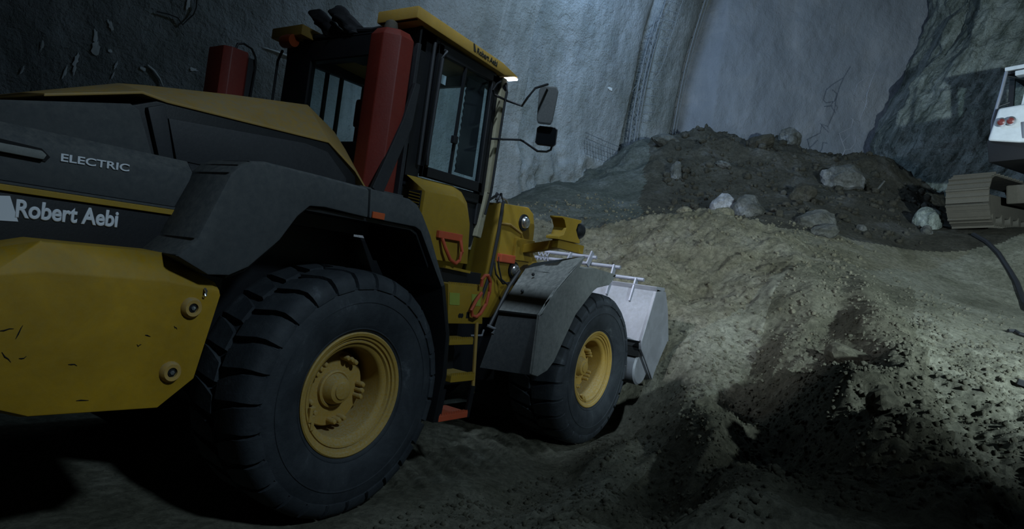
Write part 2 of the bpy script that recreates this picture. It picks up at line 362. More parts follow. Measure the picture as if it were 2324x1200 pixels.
def npmesh(name, V, F, mat, smooth=True):
    used, inv = np.unique(F, return_inverse=True); V = V[used]; F = inv.reshape(F.shape)
    me = bpy.data.meshes.new(name); me.vertices.add(len(V)); me.vertices.foreach_set('co', V.astype(np.float32).ravel())
    k = F.shape[1]; me.loops.add(len(F) * k); me.loops.foreach_set('vertex_index', F.astype(np.int32).ravel())
    me.polygons.add(len(F)); me.polygons.foreach_set('loop_start', np.arange(0, len(F) * k, k, dtype=np.int32))
    if smooth: me.polygons.foreach_set('use_smooth', np.ones(len(F), bool))
    me.update(calc_edges=True); me.materials.append(mat); return me
bh = base_h(cx[:, 0], cx[:, 1])
ax_, ay_ = cx[:, 0], cx[:, 1]
wob = 0.35 * fbm(ax_ * 0.8, ay_ * 0.8, 77, 3)
hl = np.interp(ay_, [-13, -6, -4.6, -3.6, -2.2, -1.4, -0.6, 0.9, 3, 7], [13.6, 13.4, 11.2, 10.6, 9.6, 8.5, 8.1, 7.1, 6.4, 6.0])
heap = ax_ > hl + 0.6 * wob
pile = (~heap) & (ax_ > 4.55 + wob * 0.2) & (ay_ > -0.42 * (ax_ - 4.75) - 1.5 + wob)
bank = (~heap) & (~pile) & (ay_ < -2.3 + wob * 0.6 - 0.0 * ax_) & (ay_ > -4.4 - 0.35 * wob + 0.12 * (ax_ - 1.5)) & (ax_ > 1.0) & (ax_ < 7.6)
# connect bank and pile side
floor = ~(heap | pile | bank)
tag(link('floor', npmesh('floor', verts, quads[floor], SOIL), None), kind='structure')
tag(link('earth_pile', npmesh('earth_pile', verts, quads[pile], MUCK), None), 'lit heap of loose sandy earth in front of the loader bucket', 'dirt pile')
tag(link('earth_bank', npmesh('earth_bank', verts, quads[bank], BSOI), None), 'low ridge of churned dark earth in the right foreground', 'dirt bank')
gs = heap & (ay_ > 1.5 + 0.45 * (ax_ - 10.2) + 1.2 * wob); heap = heap & ~gs
tag(link('grey_spoil_slope', npmesh('grey_spoil_slope', verts, quads[gs], GSP), None), 'smoother grey spoil slope at the foot of the left wall, left of the dark rubble', 'spoil')
tag(link('rubble_heap', npmesh('rubble_heap', verts, quads[heap], RUBS), None), 'dark blasted rubble heap banked against the tunnel face', 'rubble')

def gz(x, y): return float(ground(np.array([[x]], float), np.array([[y]], float))[0, 0])

# ---------------------------------------------------------------- tunnel shell
def wall(name, plan, mat, z0, z1, lean, amp, nu=260, nv=200, seed=0, parent=None, kind='structure', rough_low=0.0, curve=0.0, quad=0.0, zq=4.5):
    """wall over a plan polyline; leans inward with height, rough by noise"""
    P = np.array(plan, float); seg = np.sqrt((np.diff(P, axis=0) ** 2).sum(1)); s = np.concatenate([[0], np.cumsum(seg)])
    u = np.linspace(0, s[-1], nu); px_ = np.interp(u, s, P[:, 0]); py_ = np.interp(u, s, P[:, 1])
    tx = np.gradient(px_, u); ty = np.gradient(py_, u)
    kk = 15; ker = np.ones(kk) / kk
    tx = np.convolve(np.pad(tx, kk // 2, 'edge'), ker, 'valid'); ty = np.convolve(np.pad(ty, kk // 2, 'edge'), ker, 'valid')
    l = np.sqrt(tx ** 2 + ty ** 2); nxn, nyn = ty / l, -tx / l      # towards the inside (right-hand side of the path)
    z = np.linspace(z0, z1, nv); U, Z = np.meshgrid(u, z, indexing='ij')
    t = np.clip((Z - 2.0) / (z1 - 2.0), 0, 1)
    off = quad * np.clip(Z - zq, 0, None) ** 2 + lean * t + curve * t ** 2.2 + amp * (fbm(U * 0.35, Z * 0.3, seed, 3) * 1.6 + 0.5 * fbm(U * 1.4, Z * 1.1, seed + 5, 4) + 0.12 * fbm(U * 7, Z * 7, seed + 9, 3))
    if rough_low: off = off + rough_low * (sstep(16.3, 17.0, U) if name == 'wall_left' else 1.0) * (1 - sstep(3.8, 5.2, Z)) * (0.5 + billow(U * 1.6, Z * 1.6, seed + 40, 4) * 0.9)
    X = px_[:, None] + nxn[:, None] * off; Yv = py_[:, None] + nyn[:, None] * off
    V = np.stack([X, Yv, Z], 2).reshape(-1, 3); id_ = np.arange(nu * nv).reshape(nu, nv)
    F = np.stack([id_[:-1, :-1], id_[:-1, 1:], id_[1:, 1:], id_[1:, :-1]], 2).reshape(-1, 4)
    o = link(name, npmesh(name, V, F, mat), None, parent)
    if kind: tag(o, kind=kind)
    return o
# left wall: thick sprayed lining, a step, then two bays between the lattice girders
WL = wall('wall_left', [(-8, 5.2), (8.35, 4.0), (8.6, 3.95), (8.72, 4.4), (12.85, 3.72), (12.92, 4.6), (13.5, 4.5), (13.55, 3.42), (14.6, 3.2), (14.66, 4.5), (15.5, 4.5), (15.65, 3.8), (16.5, 3.1)], SHOT, -0.6, 14.5, 0.0, 0.10, 520, 260, 3, rough_low=0.30, quad=0.018)
WF = wall('wall_far', [(15.5, 4.0), (15.6, 3.3), (15.85, 2.4), (17.6, 0.6), (19.6, -1.6), (21.0, -3.2)], FACE, 2.0, 14.5, 0.1, 0.14, 200, 200, 8)
WR = wall('wall_right', [(20.2, -0.9), (18.2, -1.3), (17.1, -1.95), (16.4, -3.2), (16.1, -5.6), (14.2, -9), (9, -12.2), (-8, -13.4)], RWAL, -0.6, 14.5, -2.0, 0.60, 420, 260, 15, rough_low=0.4)
cv = [(-8, -14), (20.5, -14), (20.5, 6), (-8, 6)]
tag(MB().box(-8.5, 21, -14.5, 6.5, 14.3, 14.6).build('ceiling', SHOT), kind='structure')
tag(MB().box(-8.6, -8.3, -14.5, 6.5, -0.7, 14.5).build('wall_back', SHOT), kind='structure')

# ================================================================ wheel loader
LD = empty('wheel_loader', (0, 0, 0))
tag(LD, 'large yellow and black wheel loader with a red column behind its cab', 'wheel loader')
# --- counterweight
full = [(-2.75, 1.18), (-1.89, 1.485), (-1.74, 1.53), (-1.24, 1.53), (-0.955, 1.40), (-0.945, 1.35), (-1.03, 0.92), (-1.19, 0.785), (-1.73, 0.80), (-1.90, 0.86), (-2.75, 1.0)]
outer = [(-2.75, 1.09), (-1.90, 1.385), (-1.75, 1.41), (-1.22, 1.40), (-0.965, 1.372), (-0.955, 1.345), (-1.035, 0.93), (-1.195, 0.80), (-1.72, 0.815), (-1.89, 0.875), (-2.75, 1.01)]
m = MB(); m.py(full, -1.19, 1.19)
for s in (-1, 1): m.prism([(x, s * 1.19, z) for x, z in full], [(x, s * 1.25, z) for x, z in outer])
cw = m.bevel(0.008, 2, 12).build('counterweight', paint('yellow_counterweight', (0.46, 0.26, 0.008), 0.62, 0.45, (0.25, 0.20, 0.06), scale=3.2, grime=0.9), LD, True)
for (x, z) in ((-1.10, 1.28), (-1.16, 0.97)):
    b = MB().lathe([(0.052, -1.245), (0.050, -1.262), (0.040, -1.278), (0.024, -1.276), (0.022, -1.255), (0.0, -1.255)], (x, 0, z), n=20).build('bolt_boss', YELD, cw, True)
    MB().lathe([(0.021, -1.25), (0.021, -1.270), (0.0, -1.272)], (x, 0, z), n=6).build('bolt_boss_hole', HOLE, cw)
    MB().lathe([(0.011, -1.25), (0.011, -1.276), (0.0, -1.277)], (x, 0, z), n=6).build('bolt', CHR, cw)
MB().tube([(-1.045, -1.255, 1.335), (-1.045, -1.27, 1.345), (-1.045, -1.27, 1.365), (-1.045, -1.255, 1.375)], 0.007).build('lifting_eye', CHR, cw)
random.seed(4)
for x, z, l, a in ((-1.86, 1.17, .05, .2), (-1.80, 1.14, .05, 1.2), (-1.84, 1.08, .05, -.8), (-1.78, 1.06, .025, 0), (-1.60, 1.02, .035, 0), (-1.30, 1.15, .03, -.5), (-1.33, 1.10, .02, .1), (-1.17, 1.19, .02, -.6), (-1.55, 0.86, .05, 0.1)):
    P = [(x + l * t * math.cos(a), -1.2515, z + l * t * math.sin(a) + random.uniform(-.006, .006)) for t in (0, .35, .7, 1)]
    MB().tube(P, [0.001, 0.0028, 0.002, 0.0008], 5).build('scratch', HOLE, cw)
# --- engine housing
core = [(-2.75, 1.0), (-2.75, 1.9), (-1.84, 2.09), (-1.30, 2.225), (-1.16, 2.29), (-0.05, 2.33), (0.22, 2.16), (0.28, 1.9), (0.28, 1.0)]
hood = MB().py(core, -0.765, 0.765).bevel(0.01).build('engine_housing', BLK2, LD, True)
st = [(-1.66, 2.182, 2.198), (-1.24, 2.318, 2.372), (-1.11, 2.308, 2.402), (-0.6, 2.325, 2.50), (-0.05, 2.345, 2.592), (0.20, 2.205, 2.47), (0.32, 2.10, 2.37)]
def sec(x, zl, zu): return [(x, -0.775, zl - 0.015), (x, -0.775, zl), (x, -0.50, zu), (x, 0.50, zu), (x, 0.775, zl), (x, 0.775, zl - 0.015), (x, 0.45, zl - 0.02), (x, -0.45, zl - 0.02)]
m = MB()
V = []; F = []
for k, (x, a, b) in enumerate(st): V += sec(x, a, b)
for k in range(len(st) - 1):
    for i in range(8): F.append((8 * k + i, 8 * k + (i + 1) % 8, 8 * k + 8 + (i + 1) % 8, 8 * k + 8 + i))
F += [tuple(range(8)), tuple(range(8 * len(st) - 8, 8 * len(st)))]
m.poly(V, F).bevel(0.006, 2, 12).build('hood_cover', paint('yellow_hood', (0.36, 0.22, 0.05), 0.6, 0.75, (0.25, 0.20, 0.12), scale=2.5), LD, True)
for s in (-1, 1):
    P = lambda q: [(x, s * (0.775), z) for x, z in q], 
    A = [(-2.3, 1.99), (-1.84, 2.10), (-1.30, 2.235), (-1.255, 2.215), (-1.165, 2.01), (-2.3, 1.985)]
    MB().py(A, s * 0.76, s * 0.80).bevel(0.006).build('hood_side_panel', GRY, LD, True)
    B = [(-1.10, 2.215), (-0.24, 2.285), (-0.06, 2.27), (0.12, 2.13), (0.14, 2.01), (-1.03, 2.01)]
    MB().py(B, s * 0.76, s * 0.79).bevel(0.006).build('hood_side_panel', BLK, LD, True)
    MB().prism([(-1.215, s * .76, 2.24), (-1.13, s * .76, 2.28), (-1.045, s * .76, 2.0), (-1.125, s * .76, 2.0)], [(-1.215, s * .80, 2.24), (-1.13, s * .80, 2.28), (-1.045, s * .80, 2.0), (-1.125, s * .80, 2.0)]).bevel(0.006).build('hood_pillar', BLK, LD, True)
    # upper side panel with its sloping shelf
    yz = [(s * 0.76, 1.755), (s * 1.0, 1.755), (s * 1.01, 1.90), (s * 0.995, 1.945), (s * 0.93, 2.0), (s * 0.76, 2.005)]
    sp = MB().px(yz, -2.75, -1.045).bevel(0.005).build('side_panel', GRY, LD, True)
    MB().px([(s * 0.76, 1.76), (s * 0.985, 1.76), (s * 0.985, 1.94), (s * 0.92, 1.995), (s * 0.76, 2.0)], -1.035, 0.2).bevel(0.005).build('side_panel', BLK, LD, True)
    MB().box(-2.75, -1.0, min(s * 1.015, s * 0.9), max(s * 1.015, s * 0.9), 1.713, 1.74).bevel(0.003).build('yellow_stripe', YEL, LD)
    MB().box(-2.75, -1.0, min(s * 1.012, s * 0.9), max(s * 1.012, s * 0.9), 1.742, 1.753).build('trim_strip', GRY, LD)
    lp = MB().box(-2.75, -0.80, min(s * 1.0, s * 0.76), max(s * 1.0, s * 0.76), 1.30, 1.71).bevel(0.006).build('lower_side_panel', BLK2, LD, True)
    if s < 0:
        MB().py([(-2.3, 1.865), (-2.3, 1.945), (-1.72, 1.915), (-1.685, 1.885), (-1.70, 1.862)], -1.0, -1.0125).build('handle_recess', HOLE, sp)
        MB().py([(-2.3, 1.872), (-2.3, 1.905), (-1.725, 1.905), (-1.705, 1.890), (-1.715, 1.868)], -1.01, -1.035).bevel(0.006).build('handle', FND, sp, True)
        text('lettering', 'ELECTRIC', 0.047, LET, sp, (-1.648, -1.0125, 1.877), (R(90), R(-2), 0), 1.42, 0.0012)
        text('lettering', 'Robert Aebi', 0.103, LET, lp, (-1.783, -1.0025, 1.612), (R(90), R(-1.2), 0), 0.80, 0.0040)
        MB().py([(-1.842, 1.69), (-1.806, 1.695), (-1.765, 1.592), (-1.83, 1.588)], -1.0, -1.004).build('slanted_logo_mark', LET, lp)
# --- rear fenders
def rear_fender(s):
    o = [(-1.25, 1.525), (-1.17, 1.61), (-1.045, 1.95), (-1.0, 2.0), (-0.94, 2.032), (-0.85, 2.048), (-0.5, 2.045), (-0.145, 2.037), (-0.125, 1.862), (-0.45, 1.875), (-0.55, 1.866), (-0.62, 1.80), (-0.71, 1.66), (-0.87, 1.505), (-0.97, 1.455), (-1.08, 1.45)]
    m = MB()
    top = lambda y, k, f=1.0: [(x, y, z) for x, z in o]
    cx0, cz0 = -0.5, 1.7
    ins = [(x + (0.012 if i < 3 else 0.0), z - (0.012 if 2 < i < 8 else 0)) for i, (x, z) in enumerate(o)]
    m.prism([(x, s * 1.30, z) for x, z in o], [(x, s * 0.98, z) for x, z in o])
    m.prism([(x, s * 1.30, z) for x, z in o], [(x, s * 1.325, z) for x, z in ins])
    f = m.bevel(0.012, 2, 15).build('rear_fender', GRY, LD, True)
    # wheel arch liner
    r = [(-0.97, 1.455), (-0.87, 1.50), (-0.71, 1.655), (-0.62, 1.795), (-0.55, 1.862), (-0.12, 1.86), (0.28, 1.855), (0.34, 1.83), (0.50, 1.62)]
    r2 = [(x, z - 0.02) for x, z in r]
    MB().prism([(x, s * 0.75, z) for x, z in r + r2[::-1]], [(x, s * 1.29, z) for x, z in r + r2[::-1]]).build('wheel_arch_liner', BLK2, f)
    e = [(-0.135, 2.037), (0.20, 2.03), (0.28, 2.005), (0.345, 1.945), (0.44, 1.83), (0.60, 1.585), (0.66, 1.50), (0.63, 1.48), (0.55, 1.58), (0.345, 1.84), (0.29, 1.86), (-0.115, 1.862)]
    g = MB().prism([(x, s * 1.325, z) for x, z in e], [(x, s * 0.98, z) for x, z in e]).bevel(0.012, 2, 15).build('rear_fender_extension', GRY, LD, True)
    MB().box(-0.10, 0.0, min(s * 1.335, s * 1.3), max(s * 1.335, s * 1.3), 1.865, 1.905).bevel(0.004).build('side_marker_light', AMB, g)
    fl = [(0.63, 1.50), (0.665, 1.50), (0.79, 1.15), (0.82, 0.85), (0.78, 0.52), (0.74, 0.52), (0.775, 0.85), (0.75, 1.15)]
    MB().prism([(x, s * 1.32, z) for x, z in fl], [(x, s * 0.75, z) for x, z in fl]).bevel(0.004).build('mud_flap', BLK2, LD, True)
    MB().prism([(x, s * 1.0, z) for x, z in e], [(x, s * 0.75, z) for x, z in e]).build('inner_fender', BLK2, g)
rear_fender(-1); rear_fender(1)
# --- chassis, axles
MB().py([(-1.0, 0.95), (-0.6, 0.6), (1.2, 0.55), (1.45, 0.6), (1.45, 1.35), (0.9, 1.75), (-1.0, 1.75)], -0.62, 0.62).bevel(0.02).build('rear_chassis', BLK2, LD)
MB().py([(1.75, 0.55), (3.7, 0.55), (3.9, 0.9), (3.5, 1.45), (2.0, 1.45), (1.75, 1.3)], -0.55, 0.55).bevel(0.02).build('front_chassis', BLK2, LD)
MB().lathe([(0, 0.5), (0.14, 0.5), (0.16, 0.8), (0.14, 1.5), (0, 1.5)], (1.6, 0, 0), 'Z', 20).build('articulation_joint', BLK2, LD, True)
for x in (0, 3.2):
    MB().lathe([(0, -0.95), (0.13, -0.95), (0.15, -0.6), (0.16, -0.3), (0.28, -0.12), (0.28, 0.12), (0.16, 0.3), (0.15, 0.6), (0.13, 0.95), (0, 0.95)], (x, 0, 0.77), 'Y', 24).build('axle', BLK2, LD, True)
# --- wheels
def tyre_mesh():
    m = MB()
    prof = [(0.375, 0.235), (0.40, 0.262), (0.44, 0.285), (0.50, 0.300), (0.56, 0.306), (0.61, 0.303), (0.655, 0.292), (0.690, 0.277), (0.715, 0.255), (0.735, 0.215), (0.742, 0.10)]
    pr = [(r, -h) for r, h in prof] + [(r, h) for r, h in prof[::-1]] + [(0.36, 0.15), (0.36, -0.15), (0.375, -0.235)]
    m.lathe(pr, n=120)
    # moulded rings on the side wall
    for s in (-1, 1):
        for r in (0.415, 0.585, 0.668):
            h = s * np.interp(r, [q[0] for q in prof], [q[1] for q in prof])
            m.lathe([(r - 0.008, h - s * 0.004), (r - 0.003, h + s * 0.005), (r + 0.003, h + s * 0.005), (r + 0.008, h - s * 0.004)], n=96)
    n = 27
    for s in (-1, 1):
        for k in range(n):
            a0 = 2 * PI * (k + (0.5 if s > 0 else 0)) / n; wd = 2 * PI / n
            # rows across the lug: (|y|, r_outer, angle shift, half width)
            rows = [(0.015, 0.770, 0.30, 0.28), (0.10, 0.772, 0.16, 0.36), (0.19, 0.770, 0.04, 0.40), (0.255, 0.758, 0.0, 0.415), (0.285, 0.728, 0.0, 0.42), (0.300, 0.695, 0.0, 0.42), (0.301, 0.665, 0.0, 0.40)]
            base = [0.735, 0.735, 0.730, 0.71, 0.690, 0.675, 0.662]; by = [0.015, 0.10, 0.19, 0.235, 0.255, 0.275, 0.285]
            T = []; Bq = []
            for (y, r, sh, hw), rb, yb in zip(rows, base, by):
                T.append([(math.cos(a0 + wd * (sh + q)) * r, s * y, math.sin(a0 + wd * (sh + q)) * r) for q in (-hw, hw)])
                Bq.append([(math.cos(a0 + wd * (sh + q * 1.15)) * rb, s * yb, math.sin(a0 + wd * (sh + q * 1.15)) * rb) for q in (-hw, hw)])
            nr = len(rows); V = [v for row in T for v in row] + [v for row in Bq for v in row]; o = 2 * nr; F = []
            for i in range(nr - 1):
                F += [(2 * i, 2 * i + 1, 2 * i + 3, 2 * i + 2), (2 * i, 2 * i + 2, o + 2 * i + 2, o + 2 * i), (2 * i + 1, o + 2 * i + 1, o + 2 * i + 3, 2 * i + 3)]
            F += [(0, o, o + 1, 1), (2 * nr - 2, 2 * nr - 1, o + 2 * nr - 1, o + 2 * nr - 2)]
            m.poly(V, F)
    return m
def wheel(x, s, proto=None):
    loc = (x, s * 1.01, 0.77)
    if proto:
        t = proto.copy(); COL.objects.link(t); t.location = loc; t.rotation_euler = (0, random.uniform(0, 6), 0 if s < 0 else PI)
        for ch in proto.children:
            c = ch.copy(); COL.objects.link(c); c.parent = t
        return t
    t = tyre_mesh().build('wheel', TYR, LD, True, weld=False); t.location = loc
    MB().lathe([(0.372, -0.232), (0.390, -0.250), (0.392, -0.262), (0.384, -0.268), (0.366, -0.262), (0.360, -0.250), (0.346, -0.246), (0.343, -0.232), (0.338, -0.230), (0.334, -0.240), (0.322, -0.238), (0.314, -0.222), (0.296, -0.214), (0.286, -0.205), (0.281, -0.19), (0.279, -0.08), (0.275, 0.10), (0.275, 0.16), (0.2, 0.16)], n=72).build('rim', RIM, t, True)
    MB().lathe([(0.275, 0.13), (0.248, 0.12), (0.246, -0.045), (0.238, -0.060), (0.15, -0.068), (0.122, -0.070), (0.120, -0.092), (0.108, -0.098), (0.100, -0.092), (0.092, -0.120), (0.078, -0.150), (0.055, -0.158), (0.052, -0.166), (0.030, -0.170), (0.0, -0.171)], n=48).build('wheel_hub', RIM, t, True)
    bolts = []
    for g in range(5):
        for k in (-1, 0, 1):
            a = R(-78 + 72 * g + k * 11); bolts.append((math.cos(a) * 0.205, math.sin(a) * 0.205))
    for bx, bz in bolts:
        MB().lathe([(0.019, -0.06), (0.019, -0.115), (0.013, -0.130), (0.0, -0.133)], (bx, 0, bz), n=10).build('wheel_bolt', RIM, t, True)
    for da in (-5, 5):
        a = R(202 + da); c, sn = math.cos(a), math.sin(a)
        MB().bar((c * 0.30 , -0.235, sn * 0.30 + 0.03), (c * 0.30, -0.235, sn * 0.30 - 0.06), 0.022, 0.022).bevel(0.004).build('rim_clip', RIM, t)
    return t
w0 = wheel(0, -1)
wheel(3.2, -1, w0); wheel(0, 1, w0); wheel(3.2, 1, w0)
# --- red column behind the cab
def octa(cx0, cy0, r, rot=22.5): return [(cx0 + r * math.cos(R(45 * k + rot)), cy0 + r * math.sin(R(45 * k + rot))) for k in range(8)]
rc = MB().pz(octa(0.455, -0.69, 0.165), 2.05, 3.20).prism([(x, y, 3.20) for x, y in octa(0.455, -0.69, 0.165)], [(x, y, 3.255) for x, y in octa(0.455, -0.69, 0.125)]).bevel(0.008).build('red_column', RED, LD, True)
MB().lathe([(0.05, 3.24), (0.05, 3.30), (0.042, 3.335), (0.02, 3.35), (0, 3.352)], (0.45, -0.66, 0), 'Z', 20).build('column_cap', DST, rc, True)
MB().bar((0.60, -0.80, 3.22), (0.60, -0.80, 2.10), 0.035, 0.05, (0, 1, 0)).bevel(0.005).build('column_brace', BLK, rc)
MB().prism([(0.575, -0.86, 2.92), (0.625, -0.86, 2.92), (0.60, -0.86, 2.60), (0.40, -0.86, 2.06), (0.30, -0.86, 2.10), (0.50, -0.86, 2.62)], [(0.575, -0.83, 2.92), (0.625, -0.83, 2.92), (0.60, -0.83, 2.60), (0.40, -0.83, 2.06), (0.30, -0.83, 2.10), (0.50, -0.83, 2.62)]).bevel(0.004).build('column_brace', BLK, rc)
MB().box(0.2, 0.62, -0.85, -0.45, 2.0, 2.10).bevel(0.01).build('column_foot', GRY, rc)
# far red box
fc = MB().pz([(-0.13, 0.50), (-0.08, 0.46), (0.05, 0.46), (0.10, 0.52), (0.10, 0.72), (-0.08, 0.74), (-0.13, 0.70)], 2.45, 3.06).bevel(0.006).build('red_exhaust_box', RED, LD, True)
MB().box(0.10, 0.155, 0.52, 0.66, 2.45, 3.04).build('exhaust_heat_shield', BLK, fc)
MB().tube([(-0.03, 0.5, 3.06), (-0.02, 0.5, 3.105), (0.03, 0.5, 3.125), (0.10, 0.5, 3.11), (0.14, 0.5, 3.06), (0.155, 0.5, 2.98), (0.145, 0.5, 2.75), (0.14, 0.5, 2.45)], 0.009).build('exhaust_guard_loop', BLK2, fc, True)
# --- cab
CB = MB()
for y in (-0.80, 0.72): CB.box(0.62, 0.80, y, y + 0.08, 2.2, 3.36)
CB.box(0.62, 1.62, -0.80, 0.80, 2.18, 2.27); CB.box(0.62, 0.70, -0.8, 0.8, 3.18, 3.36); CB.box(1.55, 1.63, -0.80, -0.73, 2.0, 3.32); CB.box(1.55, 1.63, 0.73, 0.80, 2.0, 3.32)
CB.box(0.66, 1.62, -0.80, -0.73, 3.26, 3.36); CB.box(0.66, 1.62, 0.73, 0.80, 3.24, 3.36); CB.box(1.56, 1.62, -0.8, 0.8, 3.22, 3.34); CB.box(0.70, 1.6, -0.75, 0.75, 3.33, 3.36)
CB.box(0.62, 0.68, 0.45, 0.8, 2.25, 3.3); CB.box(0.62, 0.66, -0.8, 0.8, 2.25, 2.5)
cab = CB.bevel(0.01, 1).build('cab_frame', BLK2, LD)
MB().prism([(0.62, -0.78, 1.80), (0.62, -0.78, 2.20), (1.62, -0.78, 2.20), (1.64, -0.78, 2.05), (1.58, -0.78, 1.80)], [(0.62, 0.78, 1.80), (0.62, 0.78, 2.20), (1.62, 0.78, 2.20), (1.64, 0.78, 2.05), (1.58, 0.78, 1.80)]).bevel(0.03).build('cab_floor', BLK2, LD)
def slab(pts, y0, y1, name='cab_roof', mat=YEL): return MB().py(pts, y0, y1).bevel(0.012, 2).build(name, mat, LD, True)
RY = paint('yellow_roof', (0.50, 0.30, 0.05), 0.6, 0.6, (0.33, 0.27, 0.14), scale=5)
rf = slab([(0.49, 3.365), (0.49, 3.455), (1.02, 3.425), (1.55, 3.395), (1.80, 3.345), (1.60, 3.30), (1.0, 3.335)], -0.87, -0.45, mat=RY)
o = slab([(0.49, 3.365), (0.49, 3.455), (1.02, 3.425), (1.55, 3.395), (1.80, 3.345), (1.60, 3.30), (1.0, 3.335)], 0.45, 0.87, mat=RY); 
slab([(0.68, 3.355), (0.68, 3.40), (1.6, 3.38), (1.74, 3.34), (1.58, 3.31)], -0.46, 0.46, mat=RY)
MB().box(0.50, 0.52, -0.85, -0.48, 3.36, 3.44).build('roof_end_shadow_gap', HOLE, rf)
text('lettering', 'Robert Aebi', 0.062, DLET, rf, (1.185, -0.8725, 3.352), (R(90), R(3.5), 0), 0.92, 0.0014)
MB().py([(1.135, 3.41), (1.15, 3.412), (1.178, 3.355), (1.15, 3.355)], -0.870, -0.874).build('slanted_logo_mark', DLET, rf)
# roof lamps
def lamp(x, y, z, lit):
    l = MB().lathe([(0.0, -0.05), (0.035, -0.045), (0.05, 0.0), (0.055, 0.03), (0.05, 0.034)], (x, y, z), 'X', 20).build('roof_lamp', BLK2, LD, True)
    MB().lathe([(0.048, 0.032), (0.0, 0.036)], (x, y, z), 'X', 20).build('roof_lamp_lens', LAMP if lit else CHR, l)
lamp(1.70, -0.62, 3.27, True); lamp(1.70, 0.62, 3.27, True); lamp(1.66, -0.78, 3.22, False)
MB().box(1.73, 1.80, -0.86, -0.76, 3.318, 3.334).build('roof_lit_lens', LAMP, rf)
# wrapped rear work lamps
def bag(y, x=0.66, sd=0):
    m = MB().tube([(0, -0.03, -0.09), (0, -0.02, -0.05), (-0.01, 0.01, 0.0), (-0.02, 0.045, 0.04), (-0.025, 0.075, 0.075), (-0.02, 0.10, 0.10), (-0.02, 0.115, 0.115)], [0.045, 0.062, 0.056, 0.050, 0.058, 0.050, 0.025], 18)
    bmesh.ops.subdivide_edges(m.bm, edges=m.bm.edges[:], cuts=1, use_grid_fill=True)
    for v in m.bm.verts:
        n = noise.noise(v.co * 22 + Vector((y * 9, 0, 0))); v.co += Vector((v.co.x, v.co.y * 0.5, 0)) * 0.45 * n
    o = m.build('wrapped_work_lamp', CLO, LD, True); o.location = (x, y, 3.47); o.rotation_euler = (-0.1, 0.0, 0.2); o.scale = (1.3, 1.35, 1.15); return o
bag(0.30); bag(0.04)
MB().tube([(0.62, 0.62, 3.37), (0.62, 0.45, 3.39), (0.64, 0.2, 3.38), (0.66, 0.0, 3.42), (0.64, -0.25, 3.39), (0.6, -0.5, 3.38)], 0.022).build('lamp_cable', CLO, LD, True)
MB().ball((0.62, 0.52, 3.40), 0.07, 2, (1, 1, 0.9)).build('cable_bundle', CLO, LD, True)
MB().lathe([(0, -0.075), (0.052, -0.07), (0.058, 0.0), (0.052, 0.07), (0, 0.075)], (0.50, 0.62, 3.325), 'Y', 20).build('beacon', AMB, LD, True)
# door and glass, right side
df = MB()
df.box(0.81, 0.865, -0.825, -0.79, 2.28, 3.30).box(1.50, 1.545, -0.825, -0.79, 2.28, 3.28).box(0.81, 1.545, -0.825, -0.79, 2.28, 2.36).box(0.81, 1.545, -0.825, -0.79, 3.22, 3.30)
door = df.bevel(0.005, 1).build('cab_door', BLK2, LD)
MB().box(0.865, 1.50, -0.803, -0.799, 2.36, 3.22).build('window_pane', GLS, door)
MB().bar((1.15, -0.812, 3.24), (1.13, -0.812, 2.34), 0.022, 0.02).build('window_divider', BLK2, door)
MB().box(1.09, 1.14, -0.845, -0.81, 2.60, 2.66).bevel(0.004).build('door_handle', BLK2, door)
MB().tube([(0.88, -0.80, 3.27), (0.86, -0.85, 3.25), (0.82, -0.86, 3.18), (0.80, -0.86, 2.45), (0.82, -0.85, 2.37), (0.85, -0.80, 2.35)], 0.014).build('grab_rail', BLK, door, True)
MB().tube([(0.75, -0.83, 3.28), (0.75, -0.83, 2.35)], 0.014).build('grab_rail', BLK, LD, True)
m = MB(); z = 3.2
P = []
for k in range(29): P.append((1.245 + (0.012 if k % 2 else 0), 3.18 - k * 0.028))
m.py(P + [(1.48, 2.396), (1.48, 3.18)], -0.765, -0.755); m.build('sun_blind', CLO, door)
MB().box(0.90, 0.955, -0.798, -0.797, 3.02, 3.09).build('window_sticker', LET, door)
# left side, rear and front glazing
for x in (1.05, 1.22, 1.5): MB().bar((x, 0.77, 2.27), (x, 0.77, 3.28), 0.03, 0.03).build('cab_left_post', BLK2, LD)
MB().box(0.80, 1.56, 0.765, 0.77, 2.27, 3.24).build('window_pane', GLS, LD)
MB().box(0.635, 0.64, -0.72, 0.45, 2.5, 3.18).build('window_pane', GLS, LD)
MB().box(1.60, 1.605, -0.73, 0.73, 2.27, 3.22).build('windscreen', GLS, LD)
MB().tube([(0.60, 0.84, 3.30), (0.58, 0.86, 3.20), (0.58, 0.86, 2.45)], 0.012).build('rear_grab_rail', BLK, LD, True)
MB().bar((1.665, -0.80, 3.30), (1.66, -0.80, 2.28), 0.05, 0.07).bar((1.66, -0.80, 2.30), (1.60, -0.80, 1.90), 0.05, 0.07).bevel(0.008).build('front_pillar_cover', DUST, LD)
MB().box(1.0, 1.10, -0.25, 0.25, 2.27, 2.75).box(0.95, 1.08, -0.22, 0.22, 2.7, 2.95).box(1.0, 1.45, -0.25, 0.25, 2.4, 2.5).bevel(0.03, 2).build('operator_seat', CLO, LD, True)
MB().tube([(1.42 + 0.05 * math.cos(a), 0.17 * math.sin(a), 2.72 + 0.16 * math.cos(a)) for a in [k * PI / 8 for k in range(16)]], 0.014, closed=True).build('steering_wheel', CLO, LD, True)
m = MB().ball((1.02, -0.45, 2.50), 0.07, 2, (1, .8, 1.1)).box(0.98, 1.06, -0.5, -0.4, 2.27, 2.5); m.build('control_console', CLO, LD, True)
